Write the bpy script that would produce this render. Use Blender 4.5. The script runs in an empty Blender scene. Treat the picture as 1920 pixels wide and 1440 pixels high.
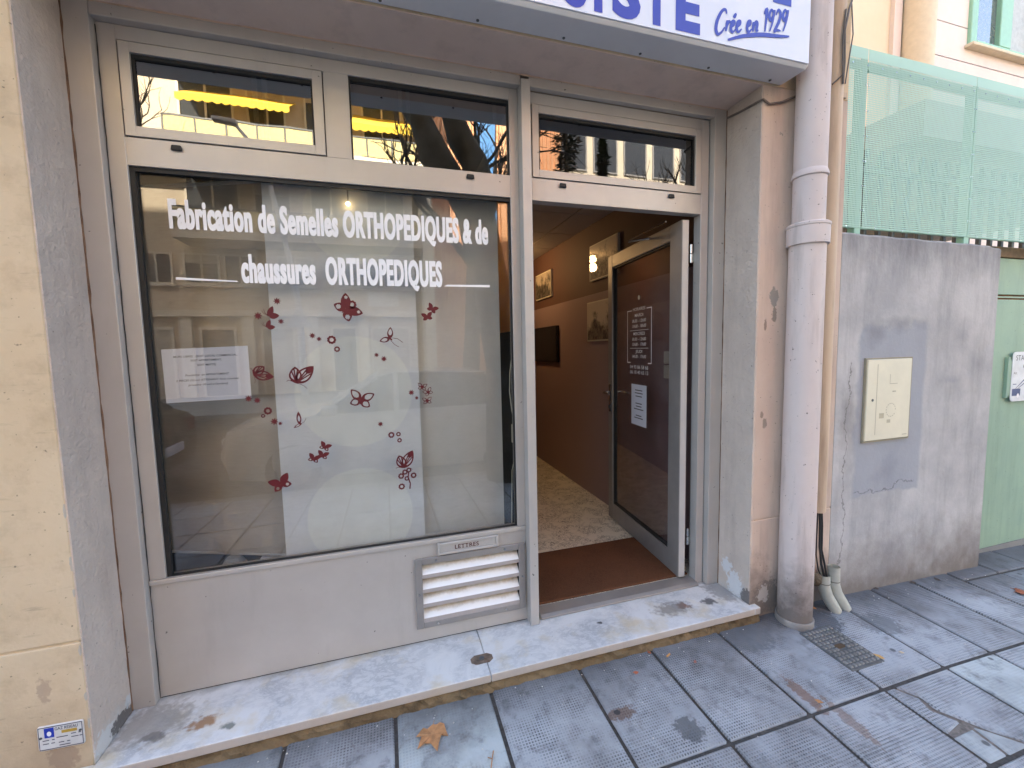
import bpy, bmesh, math, random
from mathutils import Matrix, Vector, Euler
from mathutils.geometry import tessellate_polygon
random.seed(7)
scn = bpy.context.scene
col = scn.collection

# ------------------------------------------------------------------ camera
CAM = Vector((0.94112, -1.97712, 1.40334))
RIGHT = Vector((0.9574558, -0.2877675, -0.0216403))
DOWN = Vector((-0.0446414, -0.0736090, -0.9962875))
FWD = Vector((0.2851063, 0.9548673, -0.0833237))
FPX = 789.495                                     # focal length in photo pixels (1920 wide)
cam_data = bpy.data.cameras.new('camera')
cam = bpy.data.objects.new('camera', cam_data)
col.objects.link(cam)
m = Matrix.Identity(4)
for i in range(3):
    m[i][0], m[i][1], m[i][2], m[i][3] = RIGHT[i], -DOWN[i], -FWD[i], CAM[i]
cam.matrix_world = m
cam_data.sensor_fit = 'HORIZONTAL'
cam_data.sensor_width = 36.0
cam_data.lens = 36.0 * FPX / 1920.0
cam_data.clip_start = 0.02
cam_data.clip_end = 1500.0
scn.camera = cam

# ------------------------------------------------------------------ sky, sun, exposure
SUN_EL, SUN_AZ = 42.0, -28.0        # sun stands behind the shop; azimuth from +Y towards +X
world = bpy.data.worlds.new('World')
scn.world = world
world.use_nodes = True
wn = world.node_tree
wn.nodes.clear()
wo = wn.nodes.new('ShaderNodeOutputWorld')
wb = wn.nodes.new('ShaderNodeBackground')
ws = wn.nodes.new('ShaderNodeTexSky')
ws.sky_type = 'NISHITA'
ws.sun_disc = False
ws.sun_elevation = math.radians(SUN_EL)
ws.sun_rotation = math.radians(SUN_AZ)
ws.air_density = 1.0
ws.dust_density = 2.5
ws.ozone_density = 1.0
wb.inputs['Strength'].default_value = 0.15
wn.links.new(ws.outputs[0], wb.inputs[0])
wn.links.new(wb.outputs[0], wo.inputs[0])
sun_data = bpy.data.lights.new('sun', 'SUN')
sun_data.energy = 4.5
sun_data.angle = math.radians(0.53)
sun_data.color = (1.0, 0.95, 0.87)
sun = bpy.data.objects.new('sun', sun_data)
col.objects.link(sun)
el, az = math.radians(SUN_EL), math.radians(SUN_AZ)
to_sun = Vector((math.sin(az) * math.cos(el), math.cos(az) * math.cos(el), math.sin(el)))
sun.rotation_euler = to_sun.to_track_quat('Z', 'Y').to_euler()
sun.location = to_sun * 60
vs = scn.view_settings
vs.view_transform = 'Standard'
vs.look = 'None'
vs.exposure = 2.85
vs.gamma = 1.0
vs.use_white_balance = True          # camera balanced for open shade
vs.white_balance_temperature = 7500
vs.use_curve_mapping = False
scn.render.engine = 'CYCLES'
scn.cycles.use_denoising = True
scn.cycles.max_bounces = 10
scn.cycles.transparent_max_bounces = 16
scn.cycles.sample_clamp_indirect = 8.0
scn.cycles.caustics_reflective = False
scn.cycles.caustics_refractive = False


def unproject(px, py, axis, val):
    """photo pixel -> point where its ray meets the plane coordinate[axis] == val"""
    d = RIGHT * ((px - 960) / FPX) + DOWN * ((py - 720) / FPX) + FWD
    t = (val - CAM[axis]) / d[axis]
    return CAM + d * t


# ------------------------------------------------------------------ node helpers
def lin(r, g, b):
    def f(c):
        c /= 255.0
        return c / 12.92 if c <= 0.04045 else ((c + 0.055) / 1.055) ** 2.4
    return (f(r), f(g), f(b), 1.0)


def new_mat(name):
    mt = bpy.data.materials.new(name)
    mt.use_nodes = True
    nt = mt.node_tree
    return mt, nt, nt.nodes['Principled BSDF']


def nd(nt, kind, **kw):
    n = nt.nodes.new(kind)
    for k, v in kw.items():
        setattr(n, k, v)
    return n


def plug(nt, sock, val):
    if hasattr(val, 'is_output') or isinstance(val, bpy.types.NodeSocket):
        nt.links.new(val, sock)
    else:
        sock.default_value = val


def position(nt):
    return nd(nt, 'ShaderNodeNewGeometry').outputs['Position']


def objco(nt):
    return nd(nt, 'ShaderNodeTexCoord').outputs['Object']


def mapping(nt, vec, scale=(1, 1, 1), loc=(0, 0, 0)):
    n = nd(nt, 'ShaderNodeMapping')
    nt.links.new(vec, n.inputs['Vector'])
    n.inputs['Scale'].default_value = scale
    n.inputs['Location'].default_value = loc
    return n.outputs[0]


def noise(nt, vec, scale, detail=4.0, rough=0.55, dist=0.0):
    n = nd(nt, 'ShaderNodeTexNoise')
    nt.links.new(vec, n.inputs['Vector'])
    n.inputs['Scale'].default_value = scale
    n.inputs['Detail'].default_value = detail
    n.inputs['Roughness'].default_value = rough
    n.inputs['Distortion'].default_value = dist
    return n.outputs['Fac']


def math_(nt, op, a, b=0.0, clamp=False):
    n = nd(nt, 'ShaderNodeMath', operation=op, use_clamp=clamp)
    plug(nt, n.inputs[0], a)
    plug(nt, n.inputs[1], b)
    return n.outputs[0]


def ramp(nt, fac, lo, hi, a=0.0, b=1.0):
    n = nd(nt, 'ShaderNodeMapRange', clamp=True)
    nt.links.new(fac, n.inputs['Value'])
    n.inputs['From Min'].default_value = lo
    n.inputs['From Max'].default_value = hi
    n.inputs['To Min'].default_value = a
    n.inputs['To Max'].default_value = b
    return n.outputs[0]


def mix(nt, fac, a, b, blend='MIX'):
    n = nd(nt, 'ShaderNodeMix', data_type='RGBA', blend_type=blend)
    plug(nt, n.inputs[0], fac)
    plug(nt, n.inputs[6], a)
    plug(nt, n.inputs[7], b)
    return n.outputs[2]


def bump(nt, height, strength=0.3, dist=0.01):
    n = nd(nt, 'ShaderNodeBump')
    nt.links.new(height, n.inputs['Height'])
    n.inputs['Strength'].default_value = strength
    n.inputs['Distance'].default_value = dist
    return n.outputs[0]


def sep(nt, vec):
    n = nd(nt, 'ShaderNodeSeparateXYZ')
    nt.links.new(vec, n.inputs[0])
    return n.outputs


def blob(nt, vec, c, r, soft=0.5, wob=0.35, scale=9.0):
    """irregular stain mask round a place on the surface (r = radii)"""
    mp = nd(nt, 'ShaderNodeMapping')
    nt.links.new(vec, mp.inputs['Vector'])
    mp.inputs['Location'].default_value = tuple(-c[i] / r[i] for i in range(3))
    mp.inputs['Scale'].default_value = tuple(1.0 / r[i] for i in range(3))
    ln = nd(nt, 'ShaderNodeVectorMath', operation='LENGTH')
    nt.links.new(mp.outputs[0], ln.inputs[0])
    nz = noise(nt, vec, scale, 4)
    d = math_(nt, 'ADD', ln.outputs['Value'], math_(nt, 'MULTIPLY', math_(nt, 'SUBTRACT', nz, 0.5), 2 * wob))
    return ramp(nt, d, 1.0, 1.0 - soft, 0.0, 1.0)


def cracks(nt, vec, scale, width, lo, hi):
    """thin wandering crack lines, only in patches"""
    a = noise(nt, vec, scale, 3, 0.6)
    line = ramp(nt, math_(nt, 'ABSOLUTE', math_(nt, 'SUBTRACT', a, 0.5)), width, 0.0)
    patch = ramp(nt, noise(nt, mapping(nt, vec, loc=(3.1, 7.7, 1.3)), scale * 0.45, 2), lo, hi)
    return math_(nt, 'MULTIPLY', line, patch)


def render_coat(name, c, c2, rough=0.9, grain=60.0, gb=0.5, gd=0.004, dirt=None, dirt_amt=0.5, streak=0.0,
                crack=0.0, wear=None, speck=0.0, base_dirt=None, scuff=0.0):
    """painted render / stucco / concrete"""
    mt, nt, bs = new_mat(name)
    p = position(nt)
    big = noise(nt, p, 1.6, 5, 0.6)
    mid = noise(nt, p, 9.0, 5, 0.6)
    fac = ramp(nt, math_(nt, 'ADD', math_(nt, 'MULTIPLY', big, 0.6), math_(nt, 'MULTIPLY', mid, 0.4)), 0.36, 0.64)
    colr = mix(nt, fac, c, c2)
    if dirt:
        s = noise(nt, mapping(nt, p, (6, 6, 0.7 if streak else 6)), 1.6, 6, 0.65)
        colr = mix(nt, math_(nt, 'MULTIPLY', ramp(nt, s, 0.5, 0.72), dirt_amt), colr, dirt)
    if scuff:
        s = noise(nt, mapping(nt, p, (9, 9, 60)), 1.0, 5, 0.65)
        t = noise(nt, p, 3.0, 3)
        colr = mix(nt, math_(nt, 'MULTIPLY', math_(nt, 'MULTIPLY', ramp(nt, s, 0.60, 0.70), ramp(nt, t, 0.42, 0.6)), scuff), colr, tuple(x * 0.55 for x in c[:3]) + (1,))
    if speck:
        s = noise(nt, p, 70, 2, 0.5)
        colr = mix(nt, math_(nt, 'MULTIPLY', ramp(nt, s, 0.70, 0.76), speck), colr, (0.06, 0.055, 0.05, 1))
    if crack:
        cr = cracks(nt, p, 3.2, 0.006, 0.52, 0.62)
        colr = mix(nt, math_(nt, 'MULTIPLY', cr, crack), colr, (0.05, 0.045, 0.04, 1))
    if wear:
        wf = ramp(nt, noise(nt, p, 13, 6, 0.7), 0.68, 0.70)
        colr = mix(nt, wf, colr, wear)
    if base_dirt:      # splash-back grime with its own ragged upper line
        z = sep(nt, p)[2]
        h = math_(nt, 'ADD', z, math_(nt, 'MULTIPLY', noise(nt, p, 7, 5, 0.65), -0.5))
        colr = mix(nt, ramp(nt, h, base_dirt[0], base_dirt[1], 0.0, base_dirt[2]), colr, base_dirt[3])
    nt.links.new(colr, bs.inputs['Base Color'])
    bs.inputs['Roughness'].default_value = rough
    bs.inputs['Specular IOR Level'].default_value = 0.25
    g = math_(nt, 'ADD', noise(nt, p, grain, 4, 0.6), math_(nt, 'MULTIPLY', noise(nt, p, grain * 0.22, 3), 1.2))
    nt.links.new(bump(nt, g, gb, gd), bs.inputs['Normal'])
    return mt


def plain(name, c, rough=0.5, metal=0.0, var=0.12, scale=14.0, spec=0.5, coat=0.0, bmp=0.0, bscale=150.0, rvar=0.0, speck=0.0):
    mt, nt, bs = new_mat(name)
    p = position(nt)
    f = noise(nt, p, scale, 5, 0.6)
    dark = tuple(x * (1 - var) for x in c[:3]) + (1,)
    lite = tuple(min(1, x * (1 + var)) for x in c[:3]) + (1,)
    cc = mix(nt, ramp(nt, f, 0.3, 0.7), dark, lite)
    if speck:
        cc = mix(nt, math_(nt, 'MULTIPLY', ramp(nt, noise(nt, p, 46, 2, 0.5), 0.745, 0.77), speck), cc, (0.05, 0.045, 0.04, 1))
        cc = mix(nt, math_(nt, 'MULTIPLY', ramp(nt, noise(nt, mapping(nt, p, (5, 5, 0.8)), 1.8, 6, 0.7), 0.55, 0.75), speck * 0.35), cc, tuple(x * 0.72 for x in c[:3]) + (1,))
    nt.links.new(cc, bs.inputs['Base Color'])
    bs.inputs['Metallic'].default_value = metal
    if rvar:
        nt.links.new(ramp(nt, noise(nt, p, scale * 0.6, 5, 0.65), 0.3, 0.7, max(0.02, rough - rvar), rough + rvar), bs.inputs['Roughness'])
    else:
        bs.inputs['Roughness'].default_value = rough
    bs.inputs['Specular IOR Level'].default_value = spec
    bs.inputs['Coat Weight'].default_value = coat
    if bmp:
        nt.links.new(bump(nt, noise(nt, p, bscale, 3), bmp, 0.002), bs.inputs['Normal'])
    return mt


def glass_mat(name, tint, boost, rough=0.0, dirt=0.0, wob=0.0):
    """thin window glass: see-through plus a Fresnel mirror"""
    mt = bpy.data.materials.new(name)
    mt.use_nodes = True
    nt = mt.node_tree
    nt.nodes.clear()
    out = nd(nt, 'ShaderNodeOutputMaterial')
    tr = nd(nt, 'ShaderNodeBsdfTransparent')
    tr.inputs[0].default_value = tint
    gl = nd(nt, 'ShaderNodeBsdfGlossy')
    gl.inputs['Roughness'].default_value = rough
    fr = nd(nt, 'ShaderNodeFresnel')
    bf = nd(nt, 'ShaderNodeNewGeometry').outputs['Backfacing']
    plug(nt, fr.inputs['IOR'], ramp(nt, bf, 0.0, 1.0, 1.5, 1.0 / 1.5))   # same mirror strength from both sides
    mx = nd(nt, 'ShaderNodeMixShader')
    plug(nt, mx.inputs[0], math_(nt, 'MULTIPLY', fr.outputs[0], boost, True))
    nt.links.new(tr.outputs[0], mx.inputs[1])
    nt.links.new(gl.outputs[0], mx.inputs[2])
    if wob:
        nb = bump(nt, noise(nt, position(nt), 2.3, 2), wob, 0.004)
        nt.links.new(nb, gl.inputs['Normal'])
    last = mx.outputs[0]
    if dirt:
        df = nd(nt, 'ShaderNodeBsdfDiffuse')
        df.inputs[0].default_value = (0.5, 0.5, 0.48, 1)
        m2 = nd(nt, 'ShaderNodeMixShader')
        f = math_(nt, 'MULTIPLY', ramp(nt, noise(nt, position(nt), 6, 6, 0.7), 0.45, 0.75), dirt)
        plug(nt, m2.inputs[0], f)
        nt.links.new(last, m2.inputs[1])
        nt.links.new(df.outputs[0], m2.inputs[2])
        last = m2.outputs[0]
    nt.links.new(last, out.inputs[0])
    return mt


def glow(name, c, strength):
    mt, nt, bs = new_mat(name)
    bs.inputs['Base Color'].default_value = c
    bs.inputs['Emission Color'].default_value = c
    bs.inputs['Emission Strength'].default_value = strength
    return mt


# ------------------------------------------------------------------ object helpers
ORG = {}


def tag(o, label=None, cat=None, group=None, kind=None):
    if label:
        o['label'] = label
    if cat:
        o['category'] = cat
    if group:
        o['group'] = group
    if kind:
        o['kind'] = kind
    return o


def root(name, label, cat, loc=(0, 0, 0), rotz=0.0, group=None, kind=None, local=False):
    o = bpy.data.objects.new(name, None)
    o.empty_display_size = 0.1
    o.location = loc
    o.rotation_euler = (0, 0, rotz)
    col.objects.link(o)
    tag(o, label, cat, group, kind)
    ORG[o] = Vector((0, 0, 0)) if local else Vector(loc)
    return o


class MB:
    """collects shapes, in world coordinates unless the parent is a 'local' root"""
    def __init__(s):
        s.v, s.f, s.mi = [], [], []
        s.cur = 0

    def add(s, vs_, fs):
        n = len(s.v)
        s.v += [tuple(v) for v in vs_]
        for f in fs:
            s.f.append([i + n for i in f])
            s.mi.append(s.cur)
        return s

    def box(s, x0, x1, y0, y1, z0, z1):
        return s.add([(x, y, z) for x in (x0, x1) for y in (y0, y1) for z in (z0, z1)],
                     [(0, 1, 3, 2), (4, 6, 7, 5), (0, 4, 5, 1), (2, 3, 7, 6), (0, 2, 6, 4), (1, 5, 7, 3)])

    def prism(s, poly, off):
        """extrude a planar polygon of 3D points by the vector off"""
        n = len(poly)
        off = Vector(off)
        vs_ = [Vector(p) for p in poly] + [Vector(p) + off for p in poly]
        fs = [tuple(range(n))[::-1], tuple(range(n, 2 * n))]
        fs += [(i, (i + 1) % n, n + (i + 1) % n, n + i) for i in range(n)]
        return s.add(vs_, fs)

    def frame(s, x0, x1, z0, z1, w, y0, y1):
        """rectangular ring in the xz plane, w = (left, right, bottom, top)"""
        l, r, b, t = w
        s.box(x0, x0 + l, y0, y1, z0, z1)
        s.box(x1 - r, x1, y0, y1, z0, z1)
        s.box(x0 + l, x1 - r, y0, y1, z0, z0 + b)
        return s.box(x0 + l, x1 - r, y0, y1, z1 - t, z1)

    def tube(s, pts, rad, n=10, caps=True, sq=None):
        pts = [Vector(p) for p in pts]
        if not hasattr(rad, '__len__'):
            rad = [rad] * len(pts)
        rings = []
        up = None
        for i, p in enumerate(pts):
            d = (pts[min(i + 1, len(pts) - 1)] - pts[max(i - 1, 0)]).normalized()
            if up is None:
                up = Vector((0, 0, 1)) if abs(d.z) < 0.9 else Vector((0, 1, 0))
            a = d.cross(up).normalized()
            b = a.cross(d).normalized()
            up = b
            rings.append([p + (a * math.cos(2 * math.pi * k / n) + b * math.sin(2 * math.pi * k / n)) * rad[i] for k in range(n)])
        vs_ = [v for r in rings for v in r]
        fs = []
        for i in range(len(pts) - 1):
            for k in range(n):
                fs.append((i * n + k, i * n + (k + 1) % n, (i + 1) * n + (k + 1) % n, (i + 1) * n + k))
        if caps:
            fs.append(tuple(range(n))[::-1])
            fs.append(tuple((len(pts) - 1) * n + k for k in range(n)))
        return s.add(vs_, fs)

    def lathe(s, c, prof, n=24):
        """prof = [(r, z)] turned about the vertical through c=(x, y)"""
        vs_ = [(c[0] + r * math.cos(2 * math.pi * k / n), c[1] + r * math.sin(2 * math.pi * k / n), z) for r, z in prof for k in range(n)]
        fs = [(i * n + k, i * n + (k + 1) % n, (i + 1) * n + (k + 1) % n, (i + 1) * n + k) for i in range(len(prof) - 1) for k in range(n)]
        fs += [tuple(range(n))[::-1], tuple((len(prof) - 1) * n + k for k in range(n))]
        return s.add(vs_, fs)

    def flat(s, loops, o, u, v):
        """filled 2D outline with holes, placed at o + a*u + b*v"""
        o, u, v = Vector(o), Vector(u), Vector(v)
        pts = [p for l in loops for p in l]
        tri = tessellate_polygon([[Vector((p[0], p[1], 0)) for p in l] for l in loops])
        nrm = u.cross(v)
        fs = []
        for t in tri:
            a, b, c = (pts[i] for i in t)
            if (b[0] - a[0]) * (c[1] - a[1]) - (b[1] - a[1]) * (c[0] - a[0]) < 0:
                t = t[::-1]
            fs.append(tuple(t))
        return s.add([o + u * p[0] + v * p[1] for p in pts], fs)

    def build(s, name, mats, parent=None, bevel=0.0, smooth=False, label=None, seg=1, kind=None):
        org = ORG.get(parent, Vector((0, 0, 0))) if parent else Vector((0, 0, 0))
        me = bpy.data.meshes.new(name)
        me.from_pydata([(v[0] - org.x, v[1] - org.y, v[2] - org.z) for v in s.v], [], s.f)
        mats = mats if isinstance(mats, (list, tuple)) else [mats]
        for mt in mats:
            me.materials.append(mt)
        if any(s.mi):
            me.polygons.foreach_set('material_index', s.mi)
        if bevel:
            bm = bmesh.new()
            bm.from_mesh(me)
            ed = [e for e in bm.edges if len(e.link_faces) == 2 and e.calc_face_angle(0) > 0.5]
            bmesh.ops.bevel(bm, geom=ed, offset=bevel, segments=seg, affect='EDGES', profile=0.5)
            bm.to_mesh(me)
            bm.free()
        if smooth:
            me.polygons.foreach_set('use_smooth', [True] * len(me.polygons))
            me.set_sharp_from_angle(angle=math.radians(40))
        me.update()
        o = bpy.data.objects.new(name, me)
        col.objects.link(o)
        if parent:
            o.parent = parent
            ORG[o] = org
        if label:
            o['label'] = label
        if kind:
            o['kind'] = kind
        return o


def thing(mb, name, mats, label, cat, bevel=0.0, smooth=False, group=None, kind=None, seg=1):
    """a top-level thing that is one mesh, its origin at its base"""
    xs = [v[0] for v in mb.v]; ys = [v[1] for v in mb.v]; zs = [v[2] for v in mb.v]
    loc = Vector(((min(xs) + max(xs)) / 2, (min(ys) + max(ys)) / 2, min(zs)))
    mb.v = [(v[0] - loc.x, v[1] - loc.y, v[2] - loc.z) for v in mb.v]
    o = mb.build(name, mats, None, bevel, smooth, seg=seg)
    o.location = loc
    return tag(o, label, cat, group, kind)


def struct(mb, name, mats, bevel=0.0, parent=None, smooth=False):
    o = mb.build(name, mats, parent, bevel, smooth)
    if not parent:
        o['kind'] = 'structure'
    return o


# ------------------------------------------------------------------ lettering (all converted in one go)
LINES = {}


def want(key, s, bold=0.0, shear=0.0, space=1.0):
    cu = bpy.data.curves.new('txt', 'FONT')
    cu.body = s
    cu.offset = bold
    cu.shear = shear
    cu.space_character = space
    cu.resolution_u = 4
    ob = bpy.data.objects.new('txt', cu)
    col.objects.link(ob)
    LINES[key] = ob


want('H', 'H')
want('fab', 'Fabrication de Semelles ORTHOPEDIQUES & de', 0.036, space=1.1)
want('chaus', 'chaussures  ORTHOPEDIQUES', 0.036, space=1.1)
for ch in 'SITE':
    want('sign' + ch, ch, 0.05)
want('lettres', 'LETTRES', 0.02, space=1.1)
for i, s in enumerate(['HORAIRES', 'MARDI', '8h30 - 12h00', '13h00 - 18h00', 'MERCREDI', '8h30 - 12h00', '13h00 - 17h00', 'JEUDI',
                       '14h30 - 17h00', '04 93 86 58 66', '06 18 40 65 13']):
    want('door%d' % i, s, 0.004, 0.0 if i in (0, 1, 4, 7, 9, 10) else 0.15)
for i, s in enumerate(['MURS LIBRES   (SOIT LOCAL COMMERCIAL,', 'SOIT APPARTEMENT,', 'SOIT MIXTE)', 'Possibilité  en APPARTEMENT',
                       '2 PIECES (50 m2 ATTENANT Avec courette', "privative 18 m2 à l'arrière)"]):
    want('note%d' % i, s, 0.012, 0.0 if i < 3 else 0.2)
want('gaz', 'GAZ RESEAU', 0.012)
want('stat', 'STATIONNEMENT', 0.0)
want('gen', 'GÊNANT', 0.0)
want('art', 'Art.', 0.0)
_dg = bpy.context.evaluated_depsgraph_get()
TXT = {}
for k, ob in list(LINES.items()):
    me = bpy.data.meshes.new_from_object(ob.evaluated_get(_dg))
    TXT[k] = ([tuple(v.co) for v in me.vertices], [tuple(p.vertices) for p in me.polygons])
    bpy.data.meshes.remove(me)
for ob in LINES.values():
    cu = ob.data
    bpy.data.objects.remove(ob)
    bpy.data.curves.remove(cu)
CAP = max(v[1] for v in TXT['H'][0])


def put_text(mb, key, o, u, v, cap, width=None, align='L', squeeze=1.0):
    """o = baseline start (or centre); cap height in metres; width stretches the line to fit"""
    vs_, fs = TXT[key]
    x0 = min(p[0] for p in vs_)
    x1 = max(p[0] for p in vs_)
    k = cap / CAP
    sx = (width / (x1 - x0)) if width else k * squeeze
    w = (x1 - x0) * sx
    sh = -x0 * sx - (w / 2 if align == 'C' else 0)
    o, u, v = Vector(o), Vector(u), Vector(v)
    mb.add([o + u * (p[0] * sx + sh) + v * (p[1] * k) for p in vs_], fs)
    return w

# ================================================================== materials
ALU = plain('anodised_aluminium', lin(186, 181, 177), 0.42, 0.3, 0.05, 5.0, 0.5, rvar=0.06, speck=0.8)
ALU_DARK = plain('weathered_aluminium', lin(150, 146, 144), 0.45, 0.4, 0.08, 9.0)
ALU_WHITE = plain('pale_aluminium', lin(196, 194, 192), 0.4, 0.2, 0.05, 6.0)
BLACK = plain('black_rubber', (0.012, 0.012, 0.013, 1), 0.6, var=0.2)
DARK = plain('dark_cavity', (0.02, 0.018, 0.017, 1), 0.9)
STEEL = plain('stainless_steel', (0.55, 0.54, 0.52, 1), 0.25, 1.0, 0.08)
GLASS = glass_mat('window_glass', (0.955, 0.96, 0.96, 1), 2.4, 0.0, 0.03, 0.02)
GLASS_TOP = glass_mat('transom_glass', (0.5, 0.55, 0.56, 1), 8.0, 0.012, 0.05, 0.12)
GLASS_TINT = glass_mat('smoked_glass', (0.32, 0.30, 0.31, 1), 3.6, 0.0, 0.02, 0.05)
GLASS_DOOR = glass_mat('door_glass', (0.88, 0.86, 0.87, 1), 1.8, 0.0, 0.08, 0.02)
YELLOW_WALL = render_coat('yellow_wall_render', lin(210, 191, 164), lin(202, 181, 152), 0.95, 55, 0.4, 0.004,
                          lin(160, 138, 112), 0.4, 0, 0.0, None, 0.6, (0.02, -0.3, 0.55, lin(140, 116, 96)), 0.55)
REVEAL = render_coat('mauve_reveal_render', lin(208, 193, 182), lin(190, 176, 167), 0.95, 62, 1.0, 0.008,
                     lin(140, 126, 120), 0.3, 1, 0.0, None, 0.5, (-0.16, -0.26, 0.9, lin(190, 190, 190)))
PEACH = render_coat('peach_pilaster_render', lin(208, 188, 174), lin(200, 178, 164), 0.92, 50, 0.35, 0.004,
                    lin(150, 132, 120), 0.5, 1, 0.0, lin(150, 144, 138), 0.6, (0.02, -0.22, 0.75, lin(110, 100, 94)))
def add_wear(mt, spots):
    nt = mt.node_tree
    bs = nt.nodes['Principled BSDF']
    src = bs.inputs['Base Color'].links[0].from_socket
    p = position(nt)
    for cc, rr, colr, am, wob in spots:
        src = mix(nt, math_(nt, 'MULTIPLY', blob(nt, p, cc, rr, 0.25, wob, 55), am), src, colr)
    nt.links.new(src, bs.inputs['Base Color'])


add_wear(PEACH, [((2.874, -0.26, 1.64), (0.030, 1, 0.055), lin(146, 142, 136), 0.9, 0.9), ((2.880, -0.26, 1.55), (0.018, 1, 0.04), lin(128, 120, 112), 0.8, 0.9),
                 ((2.822, -0.26, 1.50), (0.010, 1, 0.035), lin(120, 104, 94), 0.7, 0.9), ((2.835, -0.26, 0.985), (0.016, 1, 0.03), lin(130, 120, 112), 0.7, 0.9),
                 ((2.815, -0.26, 1.03), (0.012, 1, 0.02), lin(124, 112, 102), 0.7, 0.9), ((2.88, -0.26, 0.02), (0.10, 1, 0.10), lin(120, 112, 106), 0.8, 0.9),
                 ((2.86, -0.26, 0.04), (0.04, 1, 0.05), lin(196, 190, 184), 0.7, 1.0)])
add_wear(REVEAL, [((2.76, -0.16, 0.06), (1, 0.06, 0.08), lin(214, 216, 220), 0.85, 1.0), ((2.76, -0.10, 0.14), (1, 0.04, 0.05), lin(214, 216, 220), 0.8, 1.0),
                  ((-0.09, -0.20, 0.03), (1, 0.07, 0.05), lin(206, 208, 210), 0.85, 1.0), ((-0.09, -0.10, 0.02), (1, 0.08, 0.035), lin(90, 84, 82), 0.85, 0.9),
                  ((-0.09, -0.05, 0.06), (1, 0.03, 0.03), lin(200, 202, 204), 0.8, 1.0), ((2.76, -0.24, 0.02), (1, 0.04, 0.06), lin(84, 80, 80), 0.8, 0.9)])
rc = random.Random(8)
add_wear(YELLOW_WALL, [((-0.092 - rc.uniform(0, .004), -0.26, z_ + rc.uniform(-.06, .06)), (rc.uniform(.003, .006), 1, rc.uniform(.01, .03)), lin(176, 172, 166), 0.85, 0.9) for z_ in (.1, .28, .42, .58, .75, .95)]
         + [((-0.17, -0.26, 0.05), (0.05, 1, 0.06), lin(150, 128, 112), 0.6, 0.9), ((-0.2, -0.26, 0.30), (0.02, 1, 0.05), lin(160, 138, 122), 0.55, 0.9)])
SOFFIT = render_coat('soffit_render', lin(226, 204, 190), lin(216, 194, 180), 0.95, 40, 0.3, 0.004, lin(150, 130, 120), 0.22)
CONCRETE = render_coat('stained_grey_concrete', lin(170, 168, 166), lin(148, 147, 147), 0.95, 38, 0.35, 0.004,
                       lin(96, 96, 98), 0.8, 1, 0.9, None, 0.5, (-0.05, -0.42, 0.75, lin(112, 104, 98)))
PIPE = render_coat('painted_pipe', lin(208, 196, 192), lin(200, 188, 186), 0.6, 90, 0.08, 0.002, lin(140, 128, 122), 0.6, 1, 0, None, 0.8,
                   (0.02, -0.25, 0.9, lin(104, 96, 92)))
PIPE2 = render_coat('cream_conduit_paint', lin(206, 184, 160), lin(198, 176, 154), 0.6, 70, 0.1, 0.002, lin(136, 112, 96), 0.5, 1)
MORTAR = render_coat('mortar_bed', lin(140, 120, 94), lin(104, 86, 64), 0.95, 40, 0.9, 0.012, lin(60, 48, 38), 0.8)
ASPHALT = render_coat('asphalt', (0.055, 0.055, 0.058, 1), (0.042, 0.042, 0.045, 1), 0.95, 120, 0.6, 0.006)
KERB = render_coat('kerb_stone', (0.3, 0.3, 0.29, 1), (0.24, 0.24, 0.235, 1), 0.9, 60, 0.4, 0.004)
JOINT = plain('joint_dirt', (0.062, 0.058, 0.056, 1), 0.95, var=0.4, scale=60, bmp=0.5)
EARTH = plain('courtyard_ground', (0.16, 0.15, 0.14, 1), 0.95, var=0.3)

# marble step with grey veins, rust and boot stains
MARBLE, nt, bs = new_mat('white_veined_marble')
p = position(nt)
w1 = noise(nt, mapping(nt, p, (1.0, 1.6, 1.0)), 11.0, 10, 0.74, 0.35)
vein = ramp(nt, math_(nt, 'ABSOLUTE', math_(nt, 'SUBTRACT', w1, 0.5)), 0.07, 0.0)
cloud = ramp(nt, noise(nt, p, 3.4, 6, 0.6, 0.8), 0.42, 0.66)
c = mix(nt, math_(nt, 'MULTIPLY', vein, math_(nt, 'MULTIPLY', cloud, 0.55)), lin(214, 216, 218), lin(128, 136, 146))
c = mix(nt, math_(nt, 'MULTIPLY', cloud, 0.34), c, lin(154, 162, 172))
c = mix(nt, math_(nt, 'MULTIPLY', ramp(nt, noise(nt, mapping(nt, p, loc=(9, 2, 0)), 4.2, 5, 0.6), 0.54, 0.70), 0.6), c, lin(198, 180, 142))
for cc, rr, colr, am in [((0.21, -0.19, 0), (0.06, 0.035, 0.2), lin(150, 108, 68), 0.85), ((0.06, -0.2, 0), (0.05, 0.025, 0.2), lin(70, 70, 76), 0.8),
                         ((2.42, -0.16, 0), (0.045, 0.03, 0.2), lin(130, 76, 52), 0.9), ((2.36, -0.16, 0), (0.13, 0.06, 0.2), lin(120, 116, 112), 0.7),
                         ((2.58, -0.17, 0), (0.05, 0.035, 0.2), lin(66, 66, 70), 0.85), ((1.93, -0.14, 0), (0.02, 0.012, 0.2), lin(50, 50, 54), 0.9),
                         ((0.02, -0.13, 0), (0.16, 0.12, 0.2), lin(140, 136, 130), 0.6), ((0.31, -0.235, 0), (0.03, 0.022, 0.2), lin(96, 104, 100), 0.8),
                         ((2.72, -0.1, 0), (0.1, 0.14, 0.2), lin(120, 116, 114), 0.6)]:
    c = mix(nt, math_(nt, 'MULTIPLY', blob(nt, p, cc, rr, 0.45, 0.95, 34), am), c, colr)
c = mix(nt, math_(nt, 'MULTIPLY', ramp(nt, noise(nt, p, 60, 4, 0.7), 0.66, 0.74), 0.55), c, lin(104, 104, 106))
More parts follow.
